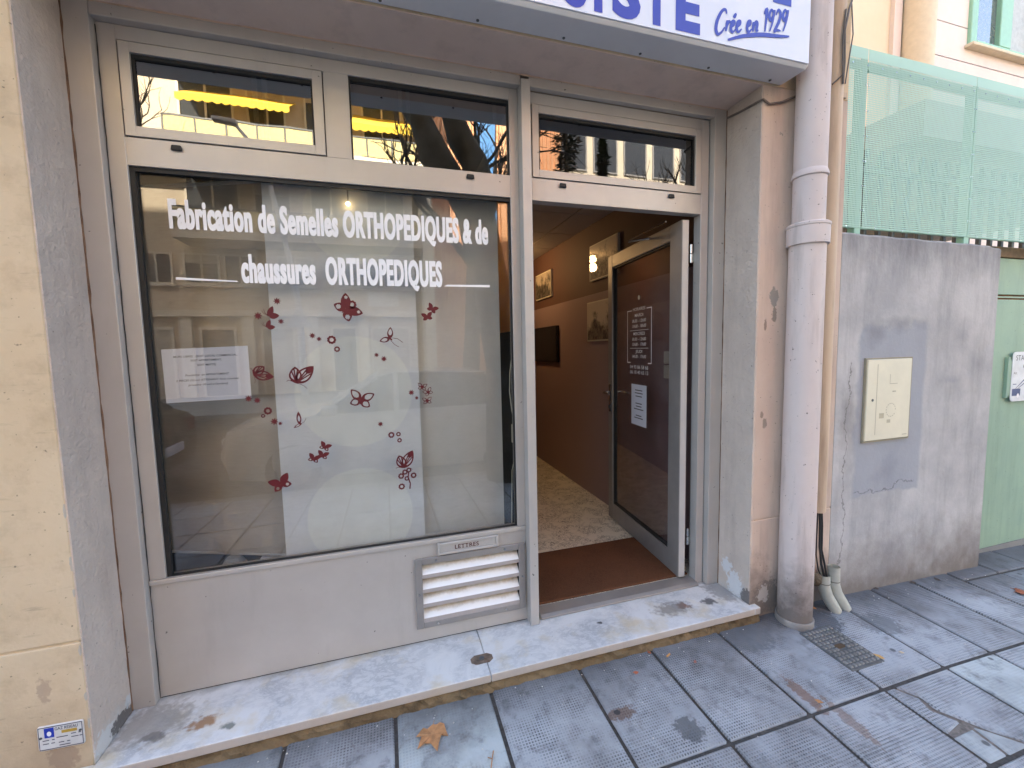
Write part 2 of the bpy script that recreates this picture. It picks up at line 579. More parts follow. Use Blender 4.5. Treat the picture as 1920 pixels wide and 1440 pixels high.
c = mix(nt, ramp(nt, math_(nt, 'ADD', sep(nt, p)[1], math_(nt, 'MULTIPLY', noise(nt, p, 9, 5, 0.7), 0.08)), 0.01, 0.05, 0.0, 0.6), c, lin(128, 122, 116))
edge_y = sep(nt, p)[1]
c = mix(nt, math_(nt, 'MULTIPLY', ramp(nt, edge_y, -0.3005, -0.3015), 0.8), c, lin(176, 160, 148))     # dirty sawn front edge
nt.links.new(c, bs.inputs['Base Color'])
nt.links.new(ramp(nt, noise(nt, p, 8, 5, 0.7), 0.3, 0.7, 0.35, 0.7), bs.inputs['Roughness'])
nt.links.new(bump(nt, noise(nt, p, 50, 5, 0.65), 0.15, 0.004), bs.inputs['Normal'])

# scored concrete paving: fine waffle of dimples, worn away in patches
def paving(name, base_a, base_b, waffle):
    mt, nt, bs = new_mat(name)
    p = position(nt)
    x, y, z = sep(nt, p)
    pit = 2 * math.pi / 0.0118
    gx = math_(nt, 'SINE', math_(nt, 'MULTIPLY', x, pit))
    gy = math_(nt, 'SINE', math_(nt, 'MULTIPLY', y, pit))
    rid = math_(nt, 'MAXIMUM', gx, gy)                      # raised ribs, pits between
    worn = ramp(nt, noise(nt, p, 5.0, 6, 0.7), 0.40, 0.62)
    pits = math_(nt, 'MULTIPLY', ramp(nt, rid, 0.45, -0.3), math_(nt, 'MULTIPLY', worn, waffle))
    rnd = nd(nt, 'ShaderNodeObjectInfo').outputs['Random']
    c = mix(nt, rnd, base_a, base_b)
    c = mix(nt, ramp(nt, noise(nt, p, 2.3, 6, 0.65), 0.45, 0.7), c, lin(122, 124, 128))
    c = mix(nt, math_(nt, 'MULTIPLY', ramp(nt, noise(nt, p, 12, 6, 0.72), 0.52, 0.70), 0.75), c, lin(104, 106, 110))
    c = mix(nt, math_(nt, 'MULTIPLY', ramp(nt, noise(nt, mapping(nt, p, loc=(5, 5, 0)), 7, 5, 0.7), 0.68, 0.74), 0.5), c, lin(104, 82, 68))
    c = mix(nt, math_(nt, 'MULTIPLY', pits, 0.85), c, lin(70, 72, 77))
    # grime plus painted contact shade along the foot of the wall, and dark gum spots
    c = mix(nt, ramp(nt, math_(nt, 'ADD', y, math_(nt, 'MULTIPLY', noise(nt, p, 6, 5, 0.7), 0.16)), -0.46, -0.20, 0.0, 0.75), c, lin(72, 71, 74))
    v = nd(nt, 'ShaderNodeTexVoronoi')
    nt.links.new(p, v.inputs['Vector'])
    v.inputs['Scale'].default_value = 5.5
    gum = math_(nt, 'MULTIPLY', ramp(nt, v.outputs['Distance'], 0.085, 0.06), ramp(nt, sep(nt, v.outputs['Color'])[0], 0.62, 0.66))
    c = mix(nt, math_(nt, 'MULTIPLY', gum, 0.75), c, lin(66, 68, 72))
    nt.links.new(c, bs.inputs['Base Color'])
    bs.inputs['Roughness'].default_value = 0.85
    bs.inputs['Specular IOR Level'].default_value = 0.3
    h = math_(nt, 'ADD', math_(nt, 'MULTIPLY', pits, -1.0), math_(nt, 'MULTIPLY', noise(nt, p, 70, 4, 0.7), 0.5))
    nt.links.new(bump(nt, h, 0.55, 0.004), bs.inputs['Normal'])
    return mt


PAVE = paving('scored_paving', lin(174, 180, 187), lin(154, 160, 168), 1.0)
def ground_spot(px, py):
    return tuple(unproject(px, py, 2, -0.092))


SPOTS = [(ground_spot(1165, 1338), (0.075, 0.03, 1), lin(104, 78, 64), 0.7, 0.8), (ground_spot(1292, 1366), (0.06, 0.06, 1), lin(84, 86, 90), 0.75, 0.8),
         (ground_spot(1505, 1300), (0.03, 0.10, 1), lin(118, 90, 76), 0.7, 0.9), (ground_spot(1590, 1345), (0.025, 0.13, 1), lin(124, 104, 92), 0.6, 0.9),
         (ground_spot(1157, 1336), (0.016, 0.014, 1), lin(58, 60, 64), 0.9, 0.4), (ground_spot(1540, 1165), (0.11, 0.10, 1), lin(74, 76, 82), 0.75, 0.8),
         (ground_spot(1400, 1195), (0.15, 0.12, 1), lin(96, 100, 106), 0.6, 0.8), (ground_spot(1650, 1170), (0.12, 0.09, 1), lin(92, 96, 102), 0.6, 0.8)]
PAVE_SMOOTH = paving('worn_paving', lin(178, 188, 192), lin(166, 174, 180), 0.25)
add_wear(PAVE, SPOTS)
LEAF_DRY = plain('dry_leaf', lin(176, 128, 88), 0.75, var=0.25, scale=40)
LEAF_RED = plain('dry_leaf_scrap', lin(148, 84, 58), 0.8, var=0.25, scale=60)
PAPER = plain('paper', lin(214, 218, 230), 0.8, var=0.02)
INK = plain('grey_ink', (0.11, 0.11, 0.13, 1), 0.7)
VINYL_WHITE = plain('white_vinyl_lettering', lin(236, 236, 240), 0.5, var=0.02)
VINYL_RED = plain('dark_red_vinyl', lin(92, 10, 22), 0.55, var=0.06)
SIGN_BLUE = plain('blue_vinyl', lin(24, 56, 172), 0.35, var=0.04)
SIGN_FACE = plain('white_acrylic', lin(222, 226, 238), 0.16, var=0.02, scale=3, spec=0.5)
SIGN_BODY = plain('painted_sign_body', lin(222, 224, 228), 0.45, 0.0, 0.05, 4)
CAST_IRON = plain('cast_iron', (0.10, 0.105, 0.11, 1), 0.6, 0.2, 0.25, 30, bmp=0.4)
RUST = plain('rusty_metal', lin(128, 88, 60), 0.85, 0.2, 0.3, 60)
CABLE = plain('black_cable', (0.02, 0.02, 0.022, 1), 0.55)
PVC = plain('grey_pvc', lin(176, 176, 166), 0.5, var=0.1, scale=20)
CREAM_PLASTIC = plain('cream_plastic', lin(218, 212, 190), 0.5, var=0.05, scale=9)
GATE_GREEN = render_coat('green_gate_paint', lin(156, 184, 160), lin(144, 172, 154), 0.55, 30, 0.08, 0.002, lin(112, 134, 118), 0.35, 1, 0, None, 0.6)
GREEN_FRAME = plain('mint_window_paint', lin(150, 196, 168), 0.45, var=0.05)
WOOD = plain('weathered_wood', lin(126, 104, 82), 0.8, var=0.3, scale=20)
HOUSE_PEACH = render_coat('pale_peach_house', lin(240, 218, 190), lin(236, 212, 182), 0.9, 40, 0.15, 0.004)
HOUSE_BOARD = render_coat('pale_pink_cladding', lin(238, 222, 212), lin(232, 214, 204), 0.8, 30, 0.1, 0.003)
HOUSE_PIPE = plain('tan_pipe', lin(222, 204, 176), 0.7, var=0.06)

# perforated green sheet: real holes cut by the material
MESH_GREEN, nt, bs = new_mat('perforated_green_sheet')
x, y, z = sep(nt, position(nt))
hx = math_(nt, 'SINE', math_(nt, 'MULTIPLY', x, 2 * math.pi / 0.011))
hz = math_(nt, 'SINE', math_(nt, 'MULTIPLY', z, 2 * math.pi / 0.011))
hole = math_(nt, 'GREATER_THAN', math_(nt, 'ADD', hx, hz), 0.35)
rim = math_(nt, 'LESS_THAN', z, 2.9)                       # the top strip of each sheet is not punched
hole = math_(nt, 'MULTIPLY', hole, rim)
nt.links.new(mix(nt, noise(nt, position(nt), 3, 4), lin(164, 206, 188), lin(178, 216, 200)), bs.inputs['Base Color'])
bs.inputs['Roughness'].default_value = 0.5
nt.links.new(math_(nt, 'SUBTRACT', 1.0, hole), bs.inputs['Alpha'])
GREEN_STEEL = plain('green_painted_steel', lin(144, 190, 168), 0.5, var=0.06)

# interior
WALL_IN, nt, bs = new_mat('two_tone_wall_paint')
z = sep(nt, position(nt))[2]
nt.links.new(mix(nt, math_(nt, 'GREATER_THAN', z, 1.876), lin(146, 124, 124), lin(98, 68, 58)), bs.inputs['Base Color'])
bs.inputs['Roughness'].default_value = 0.7
CEIL_TILE = plain('ceiling_tile', lin(170, 160, 150), 0.9, var=0.06, scale=60)
ROOM = plain('plain_room_paint', lin(150, 146, 140), 0.85, var=0.04)
VINYL_FLOOR, nt, bs = new_mat('crackle_pattern_vinyl')
p = position(nt)
f1 = noise(nt, p, 13, 3, 0.6, 2.2)
ln_ = ramp(nt, math_(nt, 'ABSOLUTE', math_(nt, 'SUBTRACT', f1, 0.5)), 0.028, 0.0)
f2 = noise(nt, mapping(nt, p, loc=(4, 1, 0)), 17, 3, 0.6, 2.2)
ln2 = ramp(nt, math_(nt, 'ABSOLUTE', math_(nt, 'SUBTRACT', f2, 0.5)), 0.024, 0.0)
gate_ = ramp(nt, noise(nt, p, 9, 2), 0.38, 0.5)
lines = math_(nt, 'MULTIPLY', math_(nt, 'MAXIMUM', ln_, ln2), gate_)
nt.links.new(mix(nt, math_(nt, 'MULTIPLY', lines, 0.95), lin(224, 218, 206), lin(60, 54, 50)), bs.inputs['Base Color'])
bs.inputs['Roughness'].default_value = 0.4
MAT_BROWN, nt, bs = new_mat('brown_coir_mat')
p = position(nt)
f = noise(nt, p, 160, 4, 0.7)
g = noise(nt, p, 6, 5, 0.6)
c = mix(nt, ramp(nt, g, 0.35, 0.65), lin(104, 66, 48), lin(84, 54, 40))
c = mix(nt, ramp(nt, f, 0.3, 0.7), c, lin(112, 78, 58))
nt.links.new(c, bs.inputs['Base Color'])
bs.inputs['Roughness'].default_value = 1.0
bs.inputs['Specular IOR Level'].default_value = 0.1
nt.links.new(bump(nt, f, 1.0, 0.006), bs.inputs['Normal'])

# fabric panels behind the glass; the middle one carries printed discs
def fabric(name, c, c2, discs=None):
    mt, nt, bs = new_mat(name)
    p = position(nt)
    th = noise(nt, mapping(nt, p, (18, 1, 260)), 1.0, 3, 0.6)
    colr = mix(nt, ramp(nt, th, 0.3, 0.7), c, c2)
    colr = mix(nt, math_(nt, 'MULTIPLY', ramp(nt, noise(nt, p, 3, 4), 0.4, 0.7), 0.35), colr, tuple(v * 0.8 for v in c[:3]) + (1,))
    for (cx, cz, r) in discs or []:
        mp = nd(nt, 'ShaderNodeMapping')
        nt.links.new(p, mp.inputs['Vector'])
        mp.inputs['Location'].default_value = (-cx, 0, -cz)
        mp.inputs['Scale'].default_value = (1, 0, 1)
        ln = nd(nt, 'ShaderNodeVectorMath', operation='LENGTH')
        nt.links.new(mp.outputs[0], ln.inputs[0])
        colr = mix(nt, math_(nt, 'MULTIPLY', ramp(nt, ln.outputs['Value'], r, r - 0.006), 0.6), colr, lin(238, 242, 236))
    nt.links.new(colr, bs.inputs['Base Color'])
    bs.inputs['Roughness'].default_value = 0.9
    bs.inputs['Specular IOR Level'].default_value = 0.1
    bs.inputs['Transmission Weight'].default_value = 0.0
    nt.links.new(bump(nt, th, 0.1, 0.002), bs.inputs['Normal'])
    return mt


FAB_GREY = fabric('grey_fabric', lin(204, 204, 200), lin(196, 196, 192))
FAB_BEIGE = fabric('beige_fabric', lin(190, 182, 170), lin(180, 172, 160))
FAB_PALE = fabric('pale_blue_fabric', lin(226, 230, 234), lin(214, 219, 224), [(0.80, 0.62, 0.24), (0.80, 1.22, 0.26), (0.84, 2.02, 0.22)])
AMBER, nt, bs = new_mat('amber_textured_glass')
bs.inputs['Base Color'].default_value = lin(214, 160, 70)
bs.inputs['Roughness'].default_value = 0.35
bs.inputs['Transmission Weight'].default_value = 0.85
bs.inputs['IOR'].default_value = 1.3
nt.links.new(bump(nt, noise(nt, position(nt), 90, 3), 0.9, 0.01), bs.inputs['Normal'])
BULB = glow('lit_bulb', (1.0, 0.74, 0.42, 1), 2.2)
TV_BLACK = plain('black_screen', (0.01, 0.01, 0.012, 1), 0.12)
def old_print(name, seed):
    mt, nt, bs = new_mat(name)
    p = mapping(nt, objco(nt), loc=(seed, seed * 2.0, 0))
    z = sep(nt, objco(nt))[2]
    n1 = noise(nt, p, 7, 7, 0.65)
    f = ramp(nt, math_(nt, 'ADD', math_(nt, 'MULTIPLY', z, 2.2), math_(nt, 'MULTIPLY', n1, 1.4)), 1.02, 1.22)
    c = mix(nt, f, mix(nt, ramp(nt, noise(nt, p, 22, 5, 0.7), 0.4, 0.6), lin(40, 38, 36), lin(120, 112, 102)), lin(206, 196, 178))
    nt.links.new(c, bs.inputs['Base Color'])
    bs.inputs['Roughness'].default_value = 0.6
    bs.inputs['Coat Weight'].default_value = 1.0
    bs.inputs['Coat Roughness'].default_value = 0.03
    return mt


# ================================================================== the setting
def ground_z(x, y):
    return -0.082 - 0.035 * max(0.0, x - 3.4) + 0.03 * (y + 0.3)


KERB_Y = -3.05
struct(MB().add([(-300, -300, -0.36), (300, -300, -0.36), (300, 300, -0.36), (-300, 300, -0.36)], [(0, 1, 2, 3)]), 'ground', EARTH)
rd = MB()
rd.add([(-60, -10.6, -0.285), (60, -10.6, -0.285), (60, KERB_Y - 0.15, -0.285), (-60, KERB_Y - 0.15, -0.285)], [(0, 1, 2, 3)])
struct(rd, 'road', ASPHALT)
pv = MB()
xs = [-60, -2.4, 3.4, 7.2, 60]
vs_, fs = [], []
for x in xs:
    xx = min(x, 7.2)
    vs_ += [(x, -0.24, ground_z(xx, -0.26) - 0.009), (x, KERB_Y, ground_z(xx, KERB_Y) - 0.009), (x, KERB_Y, -0.36)]
for i in range(len(xs) - 1):
    a, b = i * 3, i * 3 + 3
    fs += [(a, a + 1, b + 1, b), (a + 1, a + 2, b + 2, b + 1)]
pv.add(vs_, fs)
pavement = struct(pv, 'pavement', JOINT)

# paving slabs, each its own piece
CX = [0.915 - 0.405 * k for k in range(8, 0, -1)] + [0.915, 1.316, 1.74, 2.125, 2.528, 2.94, 3.345, 3.685, 4.035, 4.38, 4.74, 5.1, 5.46, 5.82, 6.18, 6.54, 6.9]
RY = [-0.245, -0.795, -1.14, -1.64, -2.14, -2.62, KERB_Y + 0.004]


def slab(poly, mat_, th=0.03, dz=0.0, bev=0.006, tilt=(0.0, 0.0)):
    cx = sum(q[0] for q in poly) / len(poly)
    cy = sum(q[1] for q in poly) / len(poly)
    mb = MB()
    top = [(q[0], q[1], ground_z(q[0], q[1]) + dz + tilt[0] * (q[0] - cx) + tilt[1] * (q[1] - cy)) for q in poly]
    mb.prism([(a, b, c - th) for a, b, c in top], (0, 0, th))
    return mb.build('paving_slab', mat_, pavement, bev)


rng = random.Random(3)
for i in range(len(CX) - 1):
    rows = list(RY)
    if CX[i] > 4.3:
        rows = [-0.10, -0.35] + RY[1:]
    for j in range(len(rows) - 1):
        g = 0.0075 + rng.uniform(-.001, .0015)
        x0, x1, y1, y0 = CX[i] + g, CX[i + 1] - g, rows[j] - g, rows[j + 1] + g
        t = (rng.uniform(-.004, .004), rng.uniform(-.004, .004))
        dz = rng.uniform(-0.0015, 0.0015)
        if abs(CX[i] - 2.94) < .01 and abs(rows[j] + 0.795) < .01:
            # the broken slab: shards with ragged gaps
            def w(*q):
                return list(q)
            jag = [(x0 + 0.055, y1), (x0 + 0.10, y1 - 0.07), (x0 + 0.085, y1 - 0.12), (x0 + 0.13, y1 - 0.19), (x0 + 0.17, y1 - 0.25), (x0 + 0.24, y0)]
            slab(w((x0, y0), (x0 + 0.26, y0), (x0 + 0.2, y1), (x0, y1)), plain('slab_rubble', lin(112, 106, 102), 0.95, var=0.45, scale=45, bmp=0.8), th=0.01, dz=-0.0078)
            slab(w((x0, y0 + 0.12), *[(a - 0.024, b) for a, b in reversed(jag[2:4])], *[(a - 0.016, b) for a, b in reversed(jag[:2])], (x0, y1)), PAVE, dz=-0.002)
            slab(w((x0, y0), (x0 + 0.10, y0), (x0 + 0.115, y1 - 0.22), (x0, y0 + 0.105)), PAVE_SMOOTH, dz=-0.005)
            slab(w((x0 + 0.108, y0), (jag[5][0] - 0.012, y0), (jag[4][0] - 0.008, jag[4][1]), (x0 + 0.125, y1 - 0.215)), PAVE_SMOOTH, dz=-0.0035)
            slab(w((jag[5][0], y0), (x1, y0), (x1, y1), *jag), PAVE)
            continue
        mt = PAVE_SMOOTH if (abs(CX[i] - 3.345) < .01 and j == 1) or rng.random() < 0.12 else PAVE
        slab([(x0, y0), (x1, y0), (x1, y1), (x0, y1)], mt, dz=dz, tilt=t)
# kerb stones
for k in range(14):
    x0 = -4.6 + k * 0.9
    zz = ground_z(min(x0 + 0.45, 7.2), KERB_Y)
    struct(MB().box(x0, x0 + 0.894, KERB_Y - 0.15, KERB_Y - 0.002, -0.36, zz), 'kerb_stone', KERB, 0.012, pavement)
# far pavement with its kerb
fp = MB().box(-60, 60, -15.2, -10.75, -0.36, -0.15)
struct(fp, 'far_pavement', KERB)
for k in range(30):
    struct(MB().box(-15 + k, -15 + k + 0.99, -10.745, -10.6, -0.36, -0.146), 'kerb_stone', KERB, 0.012)['kind'] = 'structure'

# ================================================================== the shop's building
bld = root('shop_building', 'cream and peach rendered building that houses the shop front', 'building', (0, 0, -0.1))
lw = MB().box(-26, -0.091, -0.26, 0.05, -0.12, 0.444).box(-26, -0.091, -0.26, 0.05, 0.452, 2.662)
lw.box(-26, -0.0935, -0.254, 0.048, 0.44, 0.456)
lw.build('wall', YELLOW_WALL, bld, 0.003, label='cream yellow rendered wall with a scored joint')
rp = MB().box(2.768, 3.335, -0.26, 0.05, -0.3, 0.460).box(2.768, 3.335, -0.26, 0.05, 0.467, 2.664).box(2.7705, 3.333, -0.255, 0.048, 0.455, 0.47)
rp.build('pilaster', PEACH, bld, 0.003, label='peach rendered pilaster with peeling paint')
MB().box(-0.091, -0.0865, -0.2565, -0.0355, -0.05, 2.66).build('reveal', REVEAL, bld)
MB().box(2.7635, 2.768, -0.2565, -0.0355, -0.05, 2.66).build('reveal', REVEAL, bld)
MB().box(-0.091, 2.768, -0.2612, -0.002, 2.660, 2.6645).build('soffit', SOFFIT, bld)
MB().box(-26, 3.335, -0.26, 9, 2.665, 22.5).build('upper_wall', YELLOW_WALL, bld, 0.003)  # unseen storeys; height and length shaped to shade the street
MB().box(-26.2, 3.5, -0.5, 9.2, 22.5, 22.8).build('roof', SOFFIT, bld)
MB().box(-26, -25.7, 0.06, 9, -0.3, 2.664).box(-26, 3.335, 8.7, 9, -0.3, 2.66).box(3.05, 3.335, 0.06, 8.69, -0.3, 2.664).build('rear_wall', YELLOW_WALL, bld)

# interior shell
struct(MB().box(-0.34, 2.81, 0.056, 4.7, -0.3, 0.022), 'interior_floor', VINYL_FLOOR)
struct(MB().box(2.75, 2.80, 0.055, 4.65, 0.022, 2.66), 'interior_wall_right', WALL_IN)
struct(MB().box(-0.34, -0.29, 0.055, 4.65, 0.022, 2.66), 'interior_wall_left', ROOM)
struct(MB().box(-0.34, 2.80, 4.65, 4.70, 0.022, 2.66), 'interior_wall_back', WALL_IN)
struct(MB().box(1.60, 1.66, 1.25, 4.648, 0.023, 2.66), 'interior_partition', WALL_IN)
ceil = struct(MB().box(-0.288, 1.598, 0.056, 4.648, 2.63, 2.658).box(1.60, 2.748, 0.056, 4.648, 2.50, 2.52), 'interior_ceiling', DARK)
for i in range(3):
    for j in range(8):
        x0, y0 = 1.665 + i * 0.5 - 0.2, 0.09 + j * 0.58
        xa, xb = max(1.664, x0 + 0.006), min(2.747, x0 + 0.494)
        if xb - xa > 0.05:
            MB().box(xa, xb, y0 + 0.006, min(4.64, y0 + 0.574), 2.486, 2.4995).build('ceiling_tile', CEIL_TILE, ceil)

# ================================================================== marble step
step = root('marble_step', 'white veined marble door step with rust stains under the shop front', 'step', (1.3, -0.15, -0.1))
zt = -0.001
for x0, x1 in ((-0.086, 1.318), (1.3205, 2.7625)):
    MB().box(x0, x1, -0.302, 0.045, zt - 0.036, zt).build('slab', MARBLE, step, 0.004, seg=2)
MB().box(-0.13, -0.0865, -0.302, -0.2615, zt - 0.036, zt).build('slab_end', MARBLE, step, 0.003)
MB().box(2.7630, 2.80, -0.302, -0.2615, zt - 0.036, zt).build('slab_end', MARBLE, step, 0.003)
mo = MB()
n = 90
top, bot = [], []
rr = random.Random(5)
for i in range(n + 1):
    x = -0.13 + (2.95 - 0.0) * i / n
    x = min(x, 2.80)
    top.append((x, -0.286 - rr.uniform(0, 0.006), zt - 0.0365))
    bot.append((x, -0.296 - rr.uniform(0, 0.005), -0.088))
mid = [(a[0], (a[1] + b[1]) / 2 + rr.uniform(-.01, .012), (a[2] + b[2]) / 2) for a, b in zip(top, bot)]
back = [(a[0], -0.2, a[2]) for a in top]
allv = back + top + mid + bot
k = n + 1
mo.add(allv, [(r * k + i, (r + 1) * k + i, (r + 1) * k + i + 1, r * k + i + 1) for r in range(3) for i in range(n)])
mo.build('mortar_bed', MORTAR, step)
pl = MB().prism([(1.30 + a, -0.20 + b, zt) for a, b in ((-.05, -.012), (-.03, -.028), (.03, -.028), (.05, -.012), (.05, .012), (.03, .028), (-.03, .028), (-.05, .012))], (0, 0, 0.003))
an = pl.build('anchor_plate', plain('worn_grey_plate', lin(122, 106, 94), 0.7, 0.3, 0.45, 45), step)
MB().lathe((1.30, -0.2), [(0.012, 0.0022), (0.012, 0.006), (0.007, 0.0062)], 14).build('bolt', CAST_IRON, an)

# ================================================================== aluminium shop front
sf = root('storefront_window', 'grey aluminium shop window with white lettering and dark red butterfly stickers', 'shop window', (0.8, 0.0, 0.0))
XL, XR = 0.049, 1.545
fr = MB()
fr.box(-0.007, XL, 0.0, 0.055, 0.506, 2.6135)
fr.box(XR, 1.5875, 0.0, 0.055, 0.506, 2.6135)
fr.box(XL, XR, 0.001, 0.055, 2.562, 2.6135)
fr.box(XL, XR, 0.001, 0.055, 2.12, 2.2215)
fr.box(0.745, 0.843, 0.001, 0.055, 2.2215, 2.562)
fr.build('frame', ALU, sf, 0.0012)
MB().box(-0.1045, -0.0085, -0.036, 0.05, 0.0, 2.6595).build('cover_profile', ALU, sf, 0.003, seg=2)
MB().box(-0.0080, 1.592, -0.034, 0.05, 2.6145, 2.6595).build('cover_profile', ALU, sf, 0.003, seg=2)
CAULK = render_coat('aged_caulk', lin(150, 120, 98), lin(96, 70, 56), 0.95, 40, 0.8, 0.006, lin(60, 42, 34), 0.7)
CAULK_PALE = render_coat('peach_caulk', lin(214, 186, 164), lin(196, 168, 146), 0.95, 40, 0.8, 0.006, lin(130, 104, 88), 0.4)


def bead(parent, a, b, w, mt, seed):
    rr_ = random.Random(seed)
    a, b = Vector(a), Vector(b)
    n_ = 60
    MB().tube([a.lerp(b, i / n_) + Vector((rr_.uniform(-.001, .001), 0, rr_.uniform(-.001, .001))) for i in range(n_ + 1)],
              [w * rr_.uniform(.5, 1.25) for _ in range(n_ + 1)], 6).build('caulk_bead', mt, parent)


bead(sf, (-0.0850, -0.037, 0.0), (-0.0850, -0.037, 2.655), 0.0038, CAULK, 1)
bead(sf, (-0.08, -0.0355, 2.6585), (2.76, -0.0355, 2.6585), 0.0034, CAULK_PALE, 2)
bead(sf, (2.7625, -0.037, 0.0), (2.7625, -0.037, 2.655), 0.0030, CAULK, 3)
bead(sf, (-0.006, -0.003, 0.004), (-0.006, -0.003, 2.60), 0.0016, plain('joint_grime', (0.05, 0.045, 0.04, 1), 0.9), 4)
MB().box(1.588, 1.6325, -0.057, 0.055, 0.0, 2.632).build('post', ALU, sf, 0.0025, seg=2)
lp = MB()
lp.box(-0.0075, 1.05, 0.002, 0.03, 0.004, 0.4835).box(1.56, 1.5875, 0.002, 0.03, 0.004, 0.4835)
lp.box(1.05, 1.56, 0.002, 0.03, 0.004, 0.09).box(1.05, 1.56, 0.002, 0.03, 0.40, 0.4835)
lp.build('bottom_panel', ALU, sf)
MB().box(-0.007, 1.5875, 0.004, 0.03, -0.0005, 0.0038).build('seal', BLACK, sf)
MB().box(-0.0075, 1.5875, -0.007, 0.055, 0.4845, 0.5055).build('ledge', ALU, sf, 0.0035, seg=2)
MB().box(XL - .002, XR + .002, 0.026, 0.032, 0.502, 2.122).build('pane', GLASS, sf)
MB().frame(XL + 0.0003, XR - 0.0003, 0.5065, 2.1195, (0.017, 0.006, 0.004, 0.016), 0.010, 0.0255).build('gasket', BLACK, sf)
MB().box(0.843, XR, 0.020, 0.026, 2.222, 2.5615).build('transom_pane', GLASS_TOP, sf)
MB().frame(0.8432, XR - 0.0002, 2.2218, 2.5617, (0.006, 0.006, 0.003, 0.016), 0.008, 0.0195).build('gasket', BLACK, sf)


def sash(parent, x0, x1, z0, z1, gl):
    MB().frame(x0 - .0035, x1 + .0035, z0 - .003, z1 + .003, (.03, .03, .03, .03), 0.012, 0.03).build('seal', BLACK, parent)
    s_ = MB().frame(x0, x1, z0, z1, (.034, .038, .036, .036), -0.004, 0.0115).build('sash', ALU, parent, 0.0012)
    MB().box(x0 + .03, x1 - .03, 0.016, 0.021, z0 + .03, z1 - .03).build('pane', gl, s_)
    MB().frame(x0 + .0345, x1 - .0385, z0 + .0365, z1 - .0365, (.007, .007, .002, .014), 0.006, 0.0155).build('gasket', BLACK, s_)


sash(sf, 0.054, 0.741, 2.2255, 2.558, GLASS_TOP)


def drain_cap(parent, x, z):
    mb = MB().prism([(x - .019, -0.0005, z - .010), (x + .019, -0.0005, z - .010), (x + .016, -0.0005, z + .010), (x - .016, -0.0005, z + .010)], (0, -0.009, 0))
    mb.build('drain_cap', BLACK, parent, 0.003)


drain_cap(sf, 0.212, 2.196)
drain_cap(sf, 1.352, 2.196)

# ventilation grille
vg = MB().frame(1.030, 1.5785, 0.072, 0.4195, (.033, .033, .031, .031), -0.011, 0.0015).build('ventilation_grille', ALU_DARK, sf, 0.002)
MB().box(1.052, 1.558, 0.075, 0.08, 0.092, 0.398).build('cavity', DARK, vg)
SLAT, nt, bs = new_mat('white_slat_dirt_shaded_lip')
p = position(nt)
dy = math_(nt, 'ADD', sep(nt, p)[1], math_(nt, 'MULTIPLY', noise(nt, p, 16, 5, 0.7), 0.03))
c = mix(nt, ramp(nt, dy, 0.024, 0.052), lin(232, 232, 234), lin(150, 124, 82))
c = mix(nt, math_(nt, 'LESS_THAN', sep(nt, p)[1], -0.0062), c, lin(166, 158, 156))  # front lip darker than the sky-facing top: shade put into the colour
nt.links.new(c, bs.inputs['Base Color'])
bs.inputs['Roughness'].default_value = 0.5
for i in range(4):
    z = 0.1035 + i * 0.0725
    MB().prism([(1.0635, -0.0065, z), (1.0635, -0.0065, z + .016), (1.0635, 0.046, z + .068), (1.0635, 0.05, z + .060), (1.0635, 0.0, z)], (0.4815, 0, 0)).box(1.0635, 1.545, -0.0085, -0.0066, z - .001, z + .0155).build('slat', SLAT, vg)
for x, z in ((1.13, 0.404), (1.47, 0.404), (1.046, 0.245), (1.562, 0.245), (1.13, 0.088), (1.47, 0.088)):
    sc = MB()
    sc.prism([(x + .0055 * math.cos(a * math.pi / 4), -0.0112, z + .0055 * math.sin(a * math.pi / 4)) for a in range(8)], (0, -0.002, 0))
    sc.build('screw', STEEL, vg)
# letter slot
ls = MB().frame(1.140, 1.440, 0.4255, 0.4838, (.014, .014, .012, .012), -0.0165, 0.0015).build('letter_slot', ALU, sf, 0.002)
MB().box(1.1545, 1.4255, -0.0115, 0.0, 0.438, 0.4715).build('flap', ALU, ls, 0.001)
tm = MB()
put_text(tm, 'lettres', (1.222, -0.0122, 0.4458), (1, 0, 0), (0, 0, 1), 0.019, 0.118)
for x in (1.2222, 1.2408, 1.2575, 1.2745, 1.2925, 1.3095):          # serifs
    tm.add([(x, -0.0121, 0.4452), (x + .010, -0.0121, 0.4452), (x + .010, -0.0121, 0.4472), (x, -0.0121, 0.4472)], [(0, 1, 2, 3)])
tm.build('lettering', plain('maroon_ink', lin(72, 20, 20), 0.6), ls)

# window lettering, on the outer face of the glass
GY = 0.0255
tm = MB()
for dx in (-0.0015, 0.0015):
    put_text(tm, 'fab', (0.157 + dx, GY - dx * .02, 1.907), (1, 0, 0), (0, 0, 1), 0.103, 1.278)
tm.build('lettering', VINYL_WHITE, sf, label='white line Fabrication de Semelles ORTHOPEDIQUES')
tm = MB()
for dx in (-0.0015, 0.0015):
    put_text(tm, 'chaus', (0.392 + dx, GY - dx * .02, 1.703), (1, 0, 0), (0, 0, 1), 0.106, 0.818)
tm.build('lettering', VINYL_WHITE, sf, label='white line chaussures ORTHOPEDIQUES')
MB().add([(0.162, GY, 1.7045), (0.378, GY, 1.7005), (0.372, GY, 1.7055), (0.162, GY, 1.7145)], [(0, 1, 2, 3)]).build('underline', VINYL_WHITE, sf)
MB().add([(1.218, GY, 1.7005), (1.438, GY, 1.7005), (1.438, GY, 1.7115), (1.232, GY, 1.7085)], [(0, 1, 2, 3)]).build('underline', VINYL_WHITE, sf)

# ---- stickers
def circ(cx, cy, r, n=14):
    return [(cx + r * math.cos(2 * math.pi * k / n), cy + r * math.sin(2 * math.pi * k / n)) for k in range(n)]


